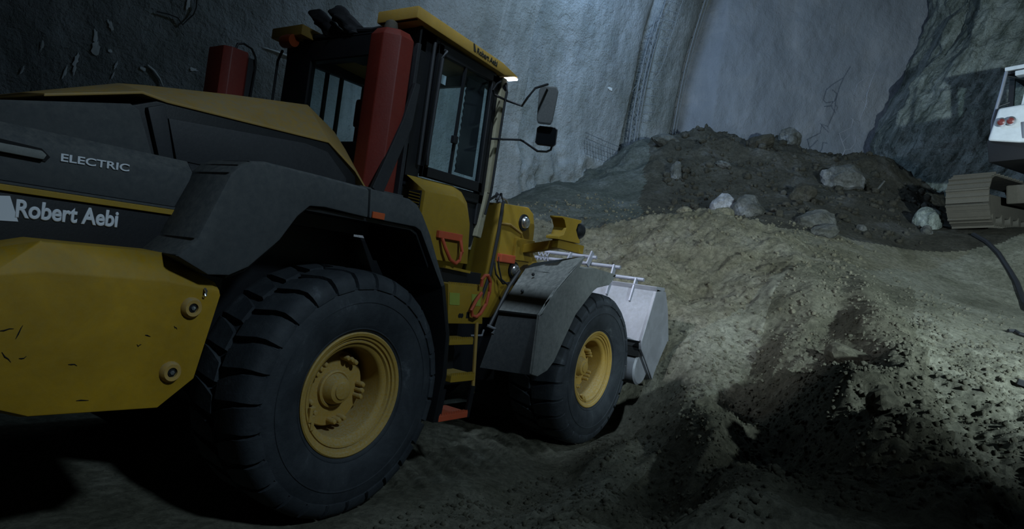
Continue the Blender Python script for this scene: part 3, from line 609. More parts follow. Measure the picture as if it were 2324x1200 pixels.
# --- yellow box ahead of the fender
a = [(0.67, -1.0, 1.66), (0.68, -1.0, 2.15), (1.04, -1.0, 2.165), (1.14, -1.0, 2.13), (1.20, -1.0, 2.07), (1.24, -1.0, 1.98), (1.28, -1.0, 1.66)]
b = [(0.67, -0.80, 1.66), (0.67, -0.80, 2.262), (1.20, -0.80, 2.275), (1.32, -0.80, 2.245), (1.41, -0.80, 2.17), (1.46, -0.80, 2.04), (1.50, -0.80, 1.66)]
bx = MB().prism(a, b).prism(b, [(p[0], -0.62, min(p[2], 2.18)) for p in b]).bevel(0.01, 2, 12).build('battery_box', YEL, LD, True)
for k in range(7): MB().bar((0.664, -0.97 + 0.0, 1.99 + k * 0.022), (0.664, -0.86, 2.005 + k * 0.022), 0.012, 0.006).build('louvre_slat', YEL, bx)
MB().box(0.662, 0.672, -0.975, -0.855, 1.975, 2.15).build('louvre_opening', HOLE, bx)
MB().bar((0.99, -1.01, 1.62), (1.30, -1.01, 1.60), 0.03, 0.02).build('deck_edge', YEL, LD)
MB().box(0.85, 1.5, -0.98, -0.6, 1.50, 1.60).build('deck', BLK2, LD)
# ladder
def teeth(x0, x1, y, z, n, mat, parent, dz=0.0):
    for k in range(n):
        x = x0 + (x1 - x0) * (k + 0.5) / n; ww = (x1 - x0) / n * 0.42; zz = z + dz * (k + .5) / n
        MB().prism([(x - ww, y, zz), (x + ww, y, zz), (x, y, zz + 0.018)], [(x - ww, y + 0.02, zz), (x + ww, y + 0.02, zz), (x, y + 0.02, zz + 0.018)]).build('step_tooth', mat, parent)
lb = MB().prism([(0.84, -1.2, 1.505), (1.26, -1.2, 1.50), (1.32, -1.2, 1.21), (0.90, -1.2, 1.21)], [(0.84, -0.9, 1.505), (1.26, -0.9, 1.50), (1.32, -0.9, 1.21), (0.90, -0.9, 1.21)]).bevel(0.006).build('step_box', YEL, LD, True)
teeth(0.85, 1.25, -1.2, 1.50, 14, YEL, lb)
MB().prism([(0.868, -1.203, 1.44), (0.985, -1.203, 1.44), (1.0, -1.203, 1.35), (0.885, -1.203, 1.35)], [(0.868, -1.2, 1.44), (0.985, -1.2, 1.44), (1.0, -1.2, 1.35), (0.885, -1.2, 1.35)]).build('green_label', GRN, lb)
MB().prism([(1.13, -1.203, 1.44), (1.245, -1.203, 1.44), (1.26, -1.203, 1.35), (1.15, -1.203, 1.35)], [(1.13, -1.2, 1.44), (1.245, -1.2, 1.44), (1.26, -1.2, 1.35), (1.15, -1.2, 1.35)]).build('green_label', GRN, lb)
MB().lathe([(0.018, -1.203), (0, -1.203)], (1.02, 0, 1.272), n=12).lathe([(0.018, -1.2035), (0, -1.2035)], (1.045, 0, 1.272), n=12).build('slot', HOLE, lb)
MB().box(1.10, 1.135, -1.204, -1.19, 1.255, 1.30).build('slot', HOLE, lb)
for i, (x0, x1, z, mt, h) in enumerate(((0.935, 1.22, 1.05, YEL, 0.04), (1.01, 1.30, 0.765, YEL, 0.05), (0.93, 1.275, 0.475, ORG, 0.045))):
    sp = MB().box(x0, x1, -1.21, -0.98, z, z + h).bevel(0.004).build('ladder_step', mt, LD)
    teeth(x0, x1, -1.21, z + h, 12, mt, sp)
MB().box(0.92, 1.28, -0.99, -0.97, 0.74, 1.22).build('ladder_back', BLK2, LD)
MB().prism([(0.95, -1.0, 1.06), (1.05, -1.0, 1.06), (1.10, -1.0, 0.80), (1.0, -1.0, 0.80)], [(0.95, -1.02, 1.06), (1.05, -1.02, 1.06), (1.10, -1.02, 0.80), (1.0, -1.02, 0.80)]).build('ladder_gusset', YEL, LD)
MB().bar((1.245, -1.2, 1.22), (1.315, -1.2, 0.66), 0.012, 0.03).build('ladder_side', YELD, LD)
for x0, x1 in ((0.95, 0.925), (1.305, 1.275)): MB().bar((x0, -1.2, 0.72), (x1, -1.2, 0.475), 0.018, 0.05).build('ladder_side', BLK2, LD)
# orange grab handles
MB().tube([(0.90, -1.03, 1.83), (0.93, -1.05, 1.76), (0.99, -1.06, 1.68), (1.06, -1.06, 1.655), (1.11, -1.05, 1.68), (1.13, -1.05, 1.75), (1.12, -1.03, 1.84)], 0.014).build('grab_handle', ORG, LD, True)
MB().box(0.86, 1.14, -1.03, -1.0, 1.83, 1.885).bevel(0.005).build('grab_handle_bracket', ORG, LD)
MB().tube([(1.19, -1.24, 1.506), (1.183, -1.24, 1.561), (1.21, -1.24, 1.593), (1.255, -1.24, 1.597), (1.295, -1.24, 1.547), (1.301, -1.24, 1.471), (1.277, -1.24, 1.372), (1.221, -1.24, 1.295), (1.17, -1.24, 1.27), (1.125, -1.24, 1.279), (1.105, -1.24, 1.319), (1.143, -1.24, 1.395), (1.201, -1.24, 1.459)], 0.014).build('grab_handle', ORG, LD, True)
MB().tube([(1.45, -1.15, 1.19), (1.50, -1.2, 1.17), (1.47, -1.2, 1.13)], 0.014).tube([(1.32, -1.1, 1.10), (1.40, -1.15, 1.11), (1.75, -0.9, 1.11)], 0.008).build('hose_coupling', STL, LD, True)
# --- lift arm tower
for s in (-1, 1):
    q = [(2.17, 2.275), (2.60, 2.30), (2.70, 2.25), (2.755, 2.12), (2.77, 1.87), (2.70, 1.64), (2.45, 1.42), (2.22, 1.18), (2.02, 1.18), (2.04, 1.6), (2.10, 1.95)]
    tw = MB().py(q, s * 0.62, s * 0.37).bevel(0.015, 2).build('arm_tower', YEL, LD, True)
    for x, z in ((2.54, 2.14), (2.47, 1.66)):
        kn = MB().lathe([(0.062, -0.62), (0.062, -0.645), (0.050, -0.665), (0.03, -0.672), (0.0, -0.674)], (x, 0, z), n=18).build('arm_pin', CHR if s < 0 else BLK, tw, True)
        if s > 0: kn.scale = (1, -1, 1)
        kr = MB().lathe([(0.085, -0.618), (0.082, -0.635), (0.062, -0.64)], (x, 0, z), n=18).build('pin_collar', BLK2, tw, True)
        if s > 0: kr.scale = (1, -1, 1)
    MB().py([(2.62, 2.0), (2.95, 1.85), (3.6, 1.35), (4.1, 0.85), (3.95, 0.75), (3.4, 1.15), (2.7, 1.6)], s * 0.40, s * 0.52).bevel(0.01).build('lift_arm', YEL, LD)
MB().box(2.1, 2.5, -0.37, 0.37, 1.2, 1.8).build('tower_crossmember', YEL, LD)
MB().tube([(2.13, -0.55, 2.30), (2.17, -0.56, 2.35), (2.2, -0.52, 2.36), (2.16, -0.42, 2.28)], 0.013).tube([(2.17, -0.56, 2.28), (2.20, -0.50, 2.37), (2.30, -0.42, 2.37), (2.42, -0.40, 2.29)], 0.013).tube([(2.25, -0.48, 2.29), (2.32, -0.46, 2.35), (2.42, -0.46, 2.34), (2.5, -0.44, 2.29)], 0.013).build('hydraulic_hose', GLV, LD, True)
MB().tube([(2.16, -0.58, 2.36), (2.13, -0.64, 2.28), (2.11, -0.65, 2.0), (2.07, -0.65, 1.6), (2.02, -0.62, 1.35)], 0.016).build('hydraulic_hose', RBR, LD, True)
MB().tube([(2.15, -0.58, 1.78), (2.10, -0.66, 1.70), (2.12, -0.68, 1.60), (2.25, -0.68, 1.52), (2.40, -0.68, 1.54)], 0.009).tube([(2.2, -0.62, 1.8), (2.14, -0.68, 1.68), (2.2, -0.69, 1.56), (2.35, -0.69, 1.50)], 0.009).build('hydraulic_hose', RBR, LD, True)
MB().tube([(2.12, -0.63, 2.08), (2.3, -0.635, 2.09), (2.52, -0.63, 2.03)], 0.010).build('hydraulic_pipe', YELD, LD, True)
MB().box(2.18, 2.42, -0.67, -0.6, 1.72, 1.80).bevel(0.01).build('hose_clamp', ORG, LD)
MB().box(2.42, 2.74, -0.655, -0.62, 1.76, 1.98).bevel(0.006).build('bracket_mount', YEL, LD)
# --- head lamp on its bracket, right side, and its twin
for s in (-1, 1):
    br = MB().bar((2.60, s * 0.60, 1.875), (2.47, s * 1.12, 1.965), 0.07, 0.085).bar((2.40, s * 1.10, 1.965), (2.90, s * 1.10, 1.95), 0.07, 0.085).bevel(0.006).build('lamp_bracket', YEL, LD)
    g = [(2.40, 2.185), (2.36, 2.20), (2.36, 2.215), (2.72, 2.225), (2.72, 2.20), (2.66, 2.18), (2.64, 2.12), (2.69, 2.06), (2.74, 2.03), (2.74, 2.00), (2.34, 2.00), (2.34, 2.025), (2.42, 2.05), (2.45, 2.12)]
    MB().py([(x, z) for x, z in g], s * 1.17, s * 1.03).bevel(0.004).build('lamp_housing', YEL, br)
    MB().lathe([(0, -0.07), (0.06, -0.06), (0.078, -0.02), (0.08, 0.05), (0.07, 0.06), (0, 0.062)], (2.74, s * 1.11, 2.125), 'X', 24).build('headlight', BLK2, br, True)
    MB().box(2.90, 2.905, s * 1.10 - 0.03, s * 1.10 + 0.03, 1.93, 1.98).build('reflector', AMB, br)
# --- front fenders
for s in (-1, 1):
    yi, yo = s * 0.74, s * 1.335
    side = [(1.93, 1.31), (2.10, 1.50), (2.35, 1.70), (2.50, 1.755), (2.80, 1.785), (3.27, 1.745), (3.25, 1.70), (3.16, 1.64), (2.92, 1.60), (2.84, 1.56), (2.56, 1.33), (2.42, 1.12), (2.28, 0.90), (2.18, 0.82), (2.03, 0.775), (1.93, 0.80)]
    m = MB()
    # outer skirt
    m.prism([(x, yo, z) for x, z in side], [(x, yo - s * 0.03, z) for x, z in side])
    # swept sheet
    o = [(1.93, 1.31), (2.02, 1.42), (2.16, 1.56), (2.35, 1.70), (2.50, 1.755), (2.80, 1.785), (3.27, 1.745)]
    i = [(2.15, 1.27), (2.25, 1.40), (2.36, 1.53), (2.50, 1.69), (2.62, 1.755), (2.85, 1.785), (3.27, 1.745)]
    for k in range(len(o) - 1):
        A = [(o[k][0], yo, o[k][1]), (o[k + 1][0], yo, o[k + 1][1]), (i[k + 1][0], yi, i[k + 1][1]), (i[k][0], yi, i[k][1])]
        m.prism(A, [(x + 0.02, y, z - 0.025) for x, y, z in A])
    fd = m.bevel(0.006, 1, 30).build('front_fender', FND, LD, True)
    A = [(1.95, yo, 1.295), (2.17, yi, 1.255), (2.10, yi, 1.05), (1.98, yi, 0.74), (2.02, yo, 0.78)]
    MB().prism(A, [(x + 0.03, y, z) for x, y, z in A]).bevel(0.006).build('fender_lower_panel', GRY, fd, True)  # darker grey than the fender sheet above, so its shade is in the colour
    MB().prism([(1.935, yo, 1.315), (2.14, yi, 1.275), (2.14, yi, 1.262), (1.935, yo, 1.298)], [(1.96, yo, 1.315), (2.17, yi, 1.275), (2.17, yi, 1.262), (1.96, yo, 1.298)]).build('fender_seam', HOLE, fd)
    for (x, y, z) in ((2.40, -0.92, 1.645), (2.24, -0.93, 1.48)):
        MB().ball((x - 0.02, y if s < 0 else -y, z), 0.016, 2).build('fender_bolt', BLK2, fd)
    MB().tube([(2.44, s * 0.72, 1.66), (2.30, s * 0.72, 1.50), (2.17, s * 0.73, 1.30), (2.05, s * 0.73, 1.10)], 0.018).build('fender_edge_seal', RBR, fd, True)
# --- mirrors
mb_ = MB().tube([(1.68, -0.83, 3.26), (1.67, -0.86, 3.18), (1.66, -0.86, 3.1), (1.64, -0.86, 2.3), (1.60, -0.86, 2.1)], 0.011).build('mirror_bar', BLK2, LD, True)
MB().tube([(1.502, -0.86, 3.105), (1.683, -0.86, 3.108)] + [tuple([(1.725, -1, 3.07)][0])] + [(1.507, -1.2, 3.068), (1.6, -1.2, 3.176), (1.773, -1.2, 3.262)], 0.010).build('mirror_arm', BLK2, LD, True)
MB().tube([(1.542, -0.86, 2.74), (1.696, -0.86, 2.773)] + [(1.789, -0.98, 2.791), (1.859, -0.98, 2.788)] + [(1.758, -1.2, 2.686), (1.893, -1.2, 2.712), (1.959, -1.2, 2.743), (1.976, -1.2, 2.817)], 0.010).build('mirror_arm', BLK2, LD, True)
MB().tube([(1.541, -0.88, 3.229), (1.492, -0.88, 3.195), (1.451, -0.88, 3.127), (1.477, -0.88, 3.097), (1.528, -0.88, 3.093)], 0.008).build('mirror_arm', BLK2, LD, True)
MC = paint('mirror_shell', (0.040, 0.044, 0.045), 0.6, 0.5, (0.10, 0.11, 0.10))
def mirror(c, wy, hz, tw):
    f = [(-wy * .8, -hz), (-wy, -hz * .8), (-wy, hz * .75), (-wy * .75, hz), (wy * .75, hz), (wy, hz * .75), (wy, -hz * .8), (wy * .8, -hz)]
    if tw > 0: f = [(y * (0.82 if z < 0 else 1), z) for y, z in f]
    m = MB().prism([(0, y, z) for y, z in f], [(0.05, y * 0.9, z * 0.94) for y, z in f]).prism([(0.05, y * 0.9, z * 0.94) for y, z in f], [(0.085, y * 0.55, z * 0.7) for y, z in f])
    o = m.bevel(0.008, 2, 15).build('mirror', MC if tw > 0 else BLK2, LD, True); o.location = c; o.rotation_euler = (0, R(2), R(28))
    g = MB().prism([(-0.002, y * 0.9, z * 0.92) for y, z in f], [(0, y * 0.9, z * 0.92) for y, z in f]).build('mirror_face', MC if tw > 0 else MIR, o)
    return o
mirror([(1.802, -1.2, 3.093)][0], 0.085, 0.165, 1)
mirror([(1.86, -1.2, 2.842)][0], 0.092, 0.083, -1)
# --- bucket
bp = [(4.20, 1.665), (4.47, 1.645), (4.60, 1.45), (4.85, 0.85), (5.15, 0.52), (5.12, 0.48), (4.5, 0.55), (4.15, 0.85), (3.99, 0.98), (3.965, 1.08)]
BK = MB()
for s in (-1, 1): BK.py(bp, s * 1.42, s * 1.38)
BK.prism([(4.20, -1.40, 1.665), (4.24, -1.40, 1.665), (4.01, -1.40, 1.05), (3.965, -1.40, 1.07)], [(4.20, 1.40, 1.665), (4.24, 1.40, 1.665), (4.01, 1.40, 1.05), (3.965, 1.40, 1.07)])
BK.prism([(3.965, -1.40, 1.07), (4.01, -1.40, 1.07), (4.5, -1.40, 0.60), (4.5, -1.40, 0.55), (4.10, -1.4, 0.88)], [(3.965, 1.40, 1.07), (4.01, 1.40, 1.07), (4.5, 1.40, 0.60), (4.5, 1.40, 0.55), (4.10, 1.4, 0.88)])
BK.box(4.45, 5.15, -1.40, 1.40, 0.50, 0.545); BK.prism([(4.19, -1.42, 1.63), (4.17, -1.42, 1.69), (4.42, -1.42, 1.69), (4.44, -1.42, 1.65)], [(4.19, 1.42, 1.63), (4.17, 1.42, 1.69), (4.42, 1.42, 1.69), (4.44, 1.42, 1.65)])
bk = BK.bevel(0.006, 1, 30).build('bucket', STL, LD, True)
MB().lathe([(0, -1.36), (0.17, -1.36), (0.19, -1.34), (0.19, 1.34), (0.17, 1.36), (0, 1.36)], (4.19, 0, 0.75), 'Y', 28).build('bucket_heel', STL, bk, True)
MB().box(4.02, 4.25, -1.38, 1.38, 0.89, 1.0).build('bucket_gap', HOLE, bk)
rails = [(4.25, 0.156, 1.94), (4.25, -0.578, 1.98), (4.25, 0.298, 1.857), (4.25, -0.907, 1.856), (4.25, -0.523, 1.748), (4.25, -1.223, 1.727)]
for k in range(3):
    a, b = rails[2 * k], rails[2 * k + 1]
    MB().tube([(4.25, a[1], a[2]), (4.25, b[1], a[2])], 0.022, 10).build('guard_rail', GLV, bk, True)
for (p, q) in zip([(4.23, -0.246, 1.967), (4.23, -0.538, 1.995), (4.23, -0.868, 1.876), (4.23, -1.168, 1.75)], [(4.23, -0.232, 1.817), (4.23, -0.508, 1.831), (4.23, -0.806, 1.521), (4.23, -1.108, 1.48)]):
    y = (p[1] + q[1]) / 2
    MB().bar((4.24, y, p[2]), (4.14, y, q[2]), 0.018, 0.075, (1, 0, 0)).build('guard_plate', GLV, bk)
for k in range(3):
    for d in (0, 1):
        P0 = [(4.2, 0.23, 1.928), (4.2, 0.067, 1.826)]
        y0, z0 = P0[0][1], P0[0][2]; y1, z1 = P0[1][1], P0[1][2]
        t0 = k / 3.0
        a_ = (4.2, y0 + (y1 - y0) * t0, z0 if d == 0 else z1 ); b_ = (4.2, y0 + (y1 - y0) * (t0 + 0.33), z1 if d == 0 else z0)
        MB().bar(a_, b_, 0.012, 0.012, (1, 0, 0)).build('guard_lattice', GLV, bk)


# ================================================================ fittings of the tunnel wall
from mathutils.bvhtree import BVHTree
def bvh(o):
    me = o.data; return BVHTree.FromPolygons([v.co[:] for v in me.vertices], [p.vertices[:] for p in me.polygons])
TL = bvh(WL)
def on_left(x, z, off=0.0):
    h = TL.ray_cast(Vector((x, 0.0, z)), Vector((0, 1, 0)))
    y = h[0].y if h[0] else 4.0
    return Vector((x, y - off, z))
STN = plain('lime_bloom', (0.50, 0.52, 0.53), 0.9)
def stain(x, z, wd, ht, seed, tilt=0.0):
    random.seed(seed); n = 14; c = on_left(x, z, 0.012); V = [c]; 
    for k in range(n):
        a = 2 * PI * k / n; rr = random.uniform(0.45, 1.0)
        dx = math.cos(a) * wd * rr; dz = math.sin(a) * ht * rr
        V.append(on_left(x + dx + dz * tilt, z + dz, 0.010))
    MB().poly(V, [(0, 1 + k, 1 + (k + 1) % n) for k in range(n)]).build('lime_stain', STN, WL)
for i, ((q), wd, ht, tl) in enumerate(zip([(0.572, 4.7, 3.732), (0.597, 4.7, 3.611), (0.404, 4.7, 3.395), (0.398, 4.7, 3.287), (0.308, 4.7, 3.231), (-0.085, 4.7, 3.129), (0.056, 4.7, 3.456), (0.83, 4.7, 3.483), (0.811, 4.7, 3.355), (0.71, 4.7, 3.936), (0.749, 4.7, 3.632), (1.13, 4.7, 3.537), (1.74, 4.7, 3.724), (1.563, 4.7, 4.546), (8.977, 4.7, 5.359), (11.927, 4.7, 6.518)],
        (.035, .06, .03, .02, .018, .016, .02, .018, .014, .035, .03, .05, .07, .04, .16, .14), (.13, .11, .12, .08, .10, .06, .07, .07, .06, .07, .03, .03, .03, .10, .05, .05), (-.1, 0, .2, .1, .2, .2, .1, .3, .2, -.5, 0, 0, 0, 0, 0, 0))):
    stain(q[0], q[2], wd, ht, 50 + i, tl)
P = [on_left(q[0], q[2], 0.02) for q in [(1.176, 4.7, 3.598), (1.259, 4.7, 3.556), (1.343, 4.7, 3.478), (1.395, 4.7, 3.39)]]
MB().tube(P, [0.01, 0.016, 0.012, 0.006], 6).build('lime_stain', STN, WL)
P = [on_left(q[0], q[2], 0.015) for q in [(2.677, 4.7, 4.345), (2.884, 4.7, 4.351), (3.076, 4.7, 4.349), (3.221, 4.7, 4.426), (3.273, 4.7, 4.603)]]
MB().tube(P, [0.006, 0.012, 0.014, 0.012, 0.02], 6).build('lime_stain', STN, WL)
tag(MB().tube([on_left(q[0], q[2], 0.03) for q in [(1.646, 4.7, 4.64), (1.662, 4.7, 4.527), (1.641, 4.7, 4.422), (1.576, 4.7, 4.325), (1.533, 4.7, 4.249), (1.459, 4.7, 4.315), (1.343, 4.7, 4.317), (1.204, 4.7, 4.296)]], 0.009, 6).build('wall_cable', RBR, None, True), 'thin dark cable looped on the sprayed wall above the engine hood', 'cable')
def girder(x0, wdt, name, xr, z0=4.5, z1=12.5, off=0.06):
    ref = MB(); zs = np.arange(z0, z1, 0.25); yc = np.array([on_left(xr, z, 0).y for z in zs]); k = np.ones(9) / 9
    yc = np.convolve(np.pad(yc, 4, 'edge'), k, 'valid') - off
    def bar(ddx, dy): return [(x0 + ddx, y + dy, z) for y, z in zip(yc, zs)]
    g = MB().tube(bar(0, -0.02), 0.016, 8).build(name, BAR, WL, True)
    MB().tube(bar(wdt, -0.02), 0.016, 8).build('bar', BAR, g, True)
    MB().tube(bar(wdt / 2, 0.16), 0.020, 8).build('bar', BAR, g, True)
    z_ = MB(); A = bar(0, -0.02); Bq = bar(wdt, -0.02); Cq = bar(wdt / 2, 0.16)
    seq = []
    for i in range(len(zs)): seq.append((A, Cq, Bq, Cq)[i % 4][i])
    z_.tube(seq, 0.011, 6)
    z_.tube([(A, Bq)[i % 2][i] for i in range(len(zs))], 0.009, 6)
    z_.build('lacing', BAR, g, True)
girder(14.76, 0.18, 'lattice_girder', 14.5, off=0.02)
girder(13.12, 0.17, 'lattice_girder', 13.7, off=-0.18)
# welded mesh showing in the groove beside each girder
def wire_mesh(x0, x1, z0, z1, st, off):
    m = MB()
    for x in np.arange(x0, x1 + .01, st): m.tube([on_left(float(x), float(z), off) for z in np.arange(z0, z1, 0.4)], 0.006, 4)
    for z in np.arange(z0, z1, st): m.tube([on_left(float(x), float(z), off) for x in np.linspace(x0, x1, 3)], 0.006, 4)
    tag(m.build('wire_mesh', BAR, WL), kind='stuff')
wire_mesh(14.95, 15.35, 5.2, 11.5, 0.13, 0.06)
wire_mesh(12.98, 13.48, 5.0, 11.5, 0.22, 0.25)
wire_mesh(11.2, 12.8, 4.7, 5.35, 0.13, 0.05)
# torn mesh in the corner between face and right-hand wall
TW = empty('torn_wire_mesh', tuple([(15.715, -1.243, 5.968)][0])); tag(TW, 'tangled torn wire hanging in the corner between tunnel face and right wall', 'wire')
for strand in ([(15.944, -1.761, 8.192), (15.871, -1.654, 7.889), (15.725, -1.443, 7.683), (15.64, -1.32, 7.525), (15.616, -1.285, 7.257), (15.667, -1.357, 7.19), (15.792, -1.536, 7.265), (15.807, -1.56, 7.474), (15.723, -1.44, 7.545)],
               [(15.871, -1.654, 7.889), (15.83, -1.593, 7.594), (15.808, -1.56, 7.303), (15.812, -1.563, 7.019), (15.768, -1.498, 6.757), (15.748, -1.468, 6.604), (15.654, -1.334, 6.639), (15.646, -1.322, 6.409), (15.545, -1.176, 6.293), (15.455, -1.047, 6.192)],
               [(15.769, -1.502, 7.146), (15.642, -1.321, 7.093)], [(15.795, -1.541, 7.22), (15.849, -1.617, 7.119), (15.836, -1.597, 6.968), (15.743, -1.466, 7.139), (15.772, -1.508, 7.261)],
               [(15.748, -1.468, 6.604), (15.773, -1.503, 6.462), (15.671, -1.358, 6.586), (15.626, -1.295, 6.655)],
               [(15.377, -1.109, 6.195), (15.442, -1.2, 5.961), (15.493, -1.273, 5.803), (15.568, -1.38, 5.844), (15.62, -1.455, 6.004), (15.619, -1.455, 6.174), (15.684, -1.549, 6.167)], [(15.493, -1.273, 5.803), (15.434, -1.185, 5.505)], [(15.606, -1.435, 5.853), (15.688, -1.55, 5.566), (15.775, -1.672, 5.303)], [(15.439, -1.196, 5.994), (15.538, -1.34, 6.211)]):
    q = [Vector(s) - TW.location for s in strand]; MB().tube(q, 0.010, 5).build('wire_strand', STL, TW, True)
# ================================================================ boulders
def rock(name, p, r, sc, seed, mat, label, cat='rock', sink=0.55):
    r = r * 0.85
    random.seed(seed); m = MB().ball((0, 0, 0), r, 3, sc); o_ = Vector((seed * 3.7, seed * 1.3, seed))
    for v in m.bm.verts:
        n = noise.noise(v.co / r * 0.9 + o_) * 0.45 + noise.noise(v.co / r * 2.6 + o_) * 0.16 + noise.noise(v.co / r * 6 + o_) * 0.05
        v.co *= 1 + n
        q = v.co / r; v.co = Vector((round(q.x * 3.2) / 3.2 * 0.22 + q.x * 0.78, round(q.y * 3.2) / 3.2 * 0.22 + q.y * 0.78, round(q.z * 3.2) / 3.2 * 0.22 + q.z * 0.78)) * r
    o = m.build(name, mat, None, False); z = gz(p[0], p[1]) + r * sc[2] * (1 - sink) * 0.7
    o.location = (p[0], p[1], z); o.rotation_euler = (random.uniform(-.3, .3), random.uniform(-.3, .3), random.uniform(0, 6))
    return tag(o, label, cat)
RK = [((1644, 452), 12.6, .30, (1, .8, 1.0), WROC, 'pale white boulder standing upright behind the crest of the lit earth heap'),
      ((1696, 478), 12.3, .34, (1.2, 1, .85), ROCK, 'two-toned pale boulder right of the upright white boulder'),
      ((1640, 488), 11.2, .20, (1.2, 1, .7), MUCK, 'rounded sandy boulder lying on the crest of the lit earth heap'),
      ((1790, 325), 16.6, .32, (1.2, 1, .9), ROCK, 'white block at the top of the rubble heap below the tunnel face'),
      ((1722, 362), 15.8, .32, (1.3, 1, .8), RUBS, 'brown block halfway up the rubble heap'),
      ((1512, 335), 16.4, .28, (1.6, 1, .6), ROCK, 'flat pale slab near the left end of the rubble crest'),
      ((1918, 402), 14.5, .46, (1.5, 1, .7), ROCK, 'large jagged grey boulder under the hanging torn wire'),
      ((1852, 515), 11.6, .30, (1.2, 1, .8), ROCK, 'pale broken rock at the right foot of the lit earth heap'),
      ((1868, 545), 11.2, .26, (1.5, 1, .6), ROCK, 'low pale rock just below the broken rock beside the earth heap'),
      ((1822, 452), 13.4, .30, (1, 1, 1), RUBS, 'dark rounded boulder below the jagged grey boulder'),
      ((2112, 470), 12.6, .28, (1, 1, 1.1), RWAL, 'mossy grey rock left of the excavator track'),
      ((2105, 512), 12.2, .13, (1, 1, .9), ROCK, 'small round stone on the floor left of the excavator track'),
      ((1955, 525), 12.0, .10, (1, 1, .8), ROCK, 'small white stone on the floor in front of the dark corner'),
      ((1532, 405), 14.8, .22, (.6, .6, 1.6), ROCK, 'narrow grey stone standing in the left part of the rubble'),
      ((1640, 385), 15.0, .16, (1.4, 1, .6), ROCK, 'small flat light stone in the middle of the rubble'),
      ((1930, 810), 6.6, .20, (1.5, 1, .7), CLOD, 'large lit earth clod on the dark inner side of the bank'),
      ((1985, 1065), 4.7, .13, (1.1, 1, 1), CLOD, 'rounded earth lump on the bank near the lower right corner'),
      ((1555, 490), 11.2, .14, (1.2, 1, .8), MUCK, 'egg-shaped sandy lump on the upper slope of the lit heap')]
RP = [[(9.675, -0.263, 3.525), (9.637, -0.73, 3.328), (8.288, -0.719, 3.05), (14.456, -0.137, 5.726), (13.246, 0.202, 5.047), (12.528, 2.276, 5.155), (13.031, -1.756, 4.644), (9.635, -1.948, 3.115), (9.291, -2.152, 2.859), (11.375, -1.301, 3.859), (11.923, -3.481, 3.911), (11.449, -3.499, 3.493), (10.541, -2.546, 3.197), (11.196, 1.396, 4.157), (11.984, 0.615, 4.536), (4.554, -3.392, 1.256), (2.585, -3.887, 0.609), (7.928, -0.204, 2.949)]][0]
for k, (r_, pt) in enumerate(zip(RK, RP)):
    rock('boulder' if r_[2] >= .2 else 'stone', pt, r_[2], r_[3], 11 + k, r_[4], r_[5])
# loose clods and small stones, too many to count
def scatter(name, n, region, rmin, rmax, mat, seed, label, cat):
    rng = np.random.RandomState(seed); m0 = bmesh.new(); bmesh.ops.create_icosphere(m0, subdivisions=1, radius=1)
    bv = np.array([v.co[:] for v in m0.verts]); bf = np.array([[v.index for v in f.verts] for f in m0.faces]); m0.free()
    x, y = region(rng, n); r = rmin * (rmax / rmin) ** (rng.rand(len(x)) ** 2.2)
    z = ground(x[None], y[None])[0] + r * 0.25
    jit = 1 + 0.35 * (rng.rand(len(x), len(bv), 1) - 0.5); sc = 0.6 + 0.7 * rng.rand(len(x), 1, 3)
    V = bv[None] * jit * sc * r[:, None, None] + np.stack([x, y, z], 1)[:, None, :]
    F = bf[None] + (np.arange(len(x)) * len(bv))[:, None, None]
    tag(link(name, npmesh(name, V.reshape(-1, 3), F.reshape(-1, 3), mat, False), None, PARENT[label]), kind='stuff')
def reg_bank(rng, n):
    x = rng.uniform(1.2, 8.5, n * 3); y = rng.uniform(-6.2, -1.9, n * 3); d = np.exp(-(((x - 3.3) / 3.0) ** 2 + ((y + 3.9) / 1.2) ** 2)); k = rng.rand(n * 3) < d + 0.06; return x[k][:n], y[k][:n]
def reg_near(rng, n):
    x = rng.uniform(-0.5, 5.2, n); y = rng.uniform(-3.6, -1.3, n); k = ~((np.abs(y + 1.15) < 0.35) & (x < 2.9)); return x[k], y[k]
def reg_heap(rng, n):
    x = rng.uniform(8.0, 17, n * 2); y = rng.uniform(-3.5, 3.6, n * 2); k = (x + 0.5 * y > 8.8) & (y < 1.2 + 0.45 * (x - 10.2)); return x[k][:n], y[k][:n]
def reg_pile(rng, n):
    x = rng.uniform(4.8, 9.5, n); y = rng.uniform(-3.0, 2.5, n); return x, y
PARENT = dict((n, bpy.data.objects[n]) for n in ('earth_bank', 'floor', 'rubble_heap', 'earth_pile'))
scatter('earth_clods', 9000, reg_bank, 0.004, 0.028, CLOD, 1, 'earth_bank', '')
scatter('earth_clods', 4500, reg_near, 0.004, 0.024, CLOD, 2, 'floor', '')
scatter('loose_stones', 1300, reg_heap, 0.02, 0.10, RUBS, 3, 'rubble_heap', '')
scatter('sandy_crumbs', 2500, reg_pile, 0.006, 0.040, MUCK, 4, 'earth_pile', '')
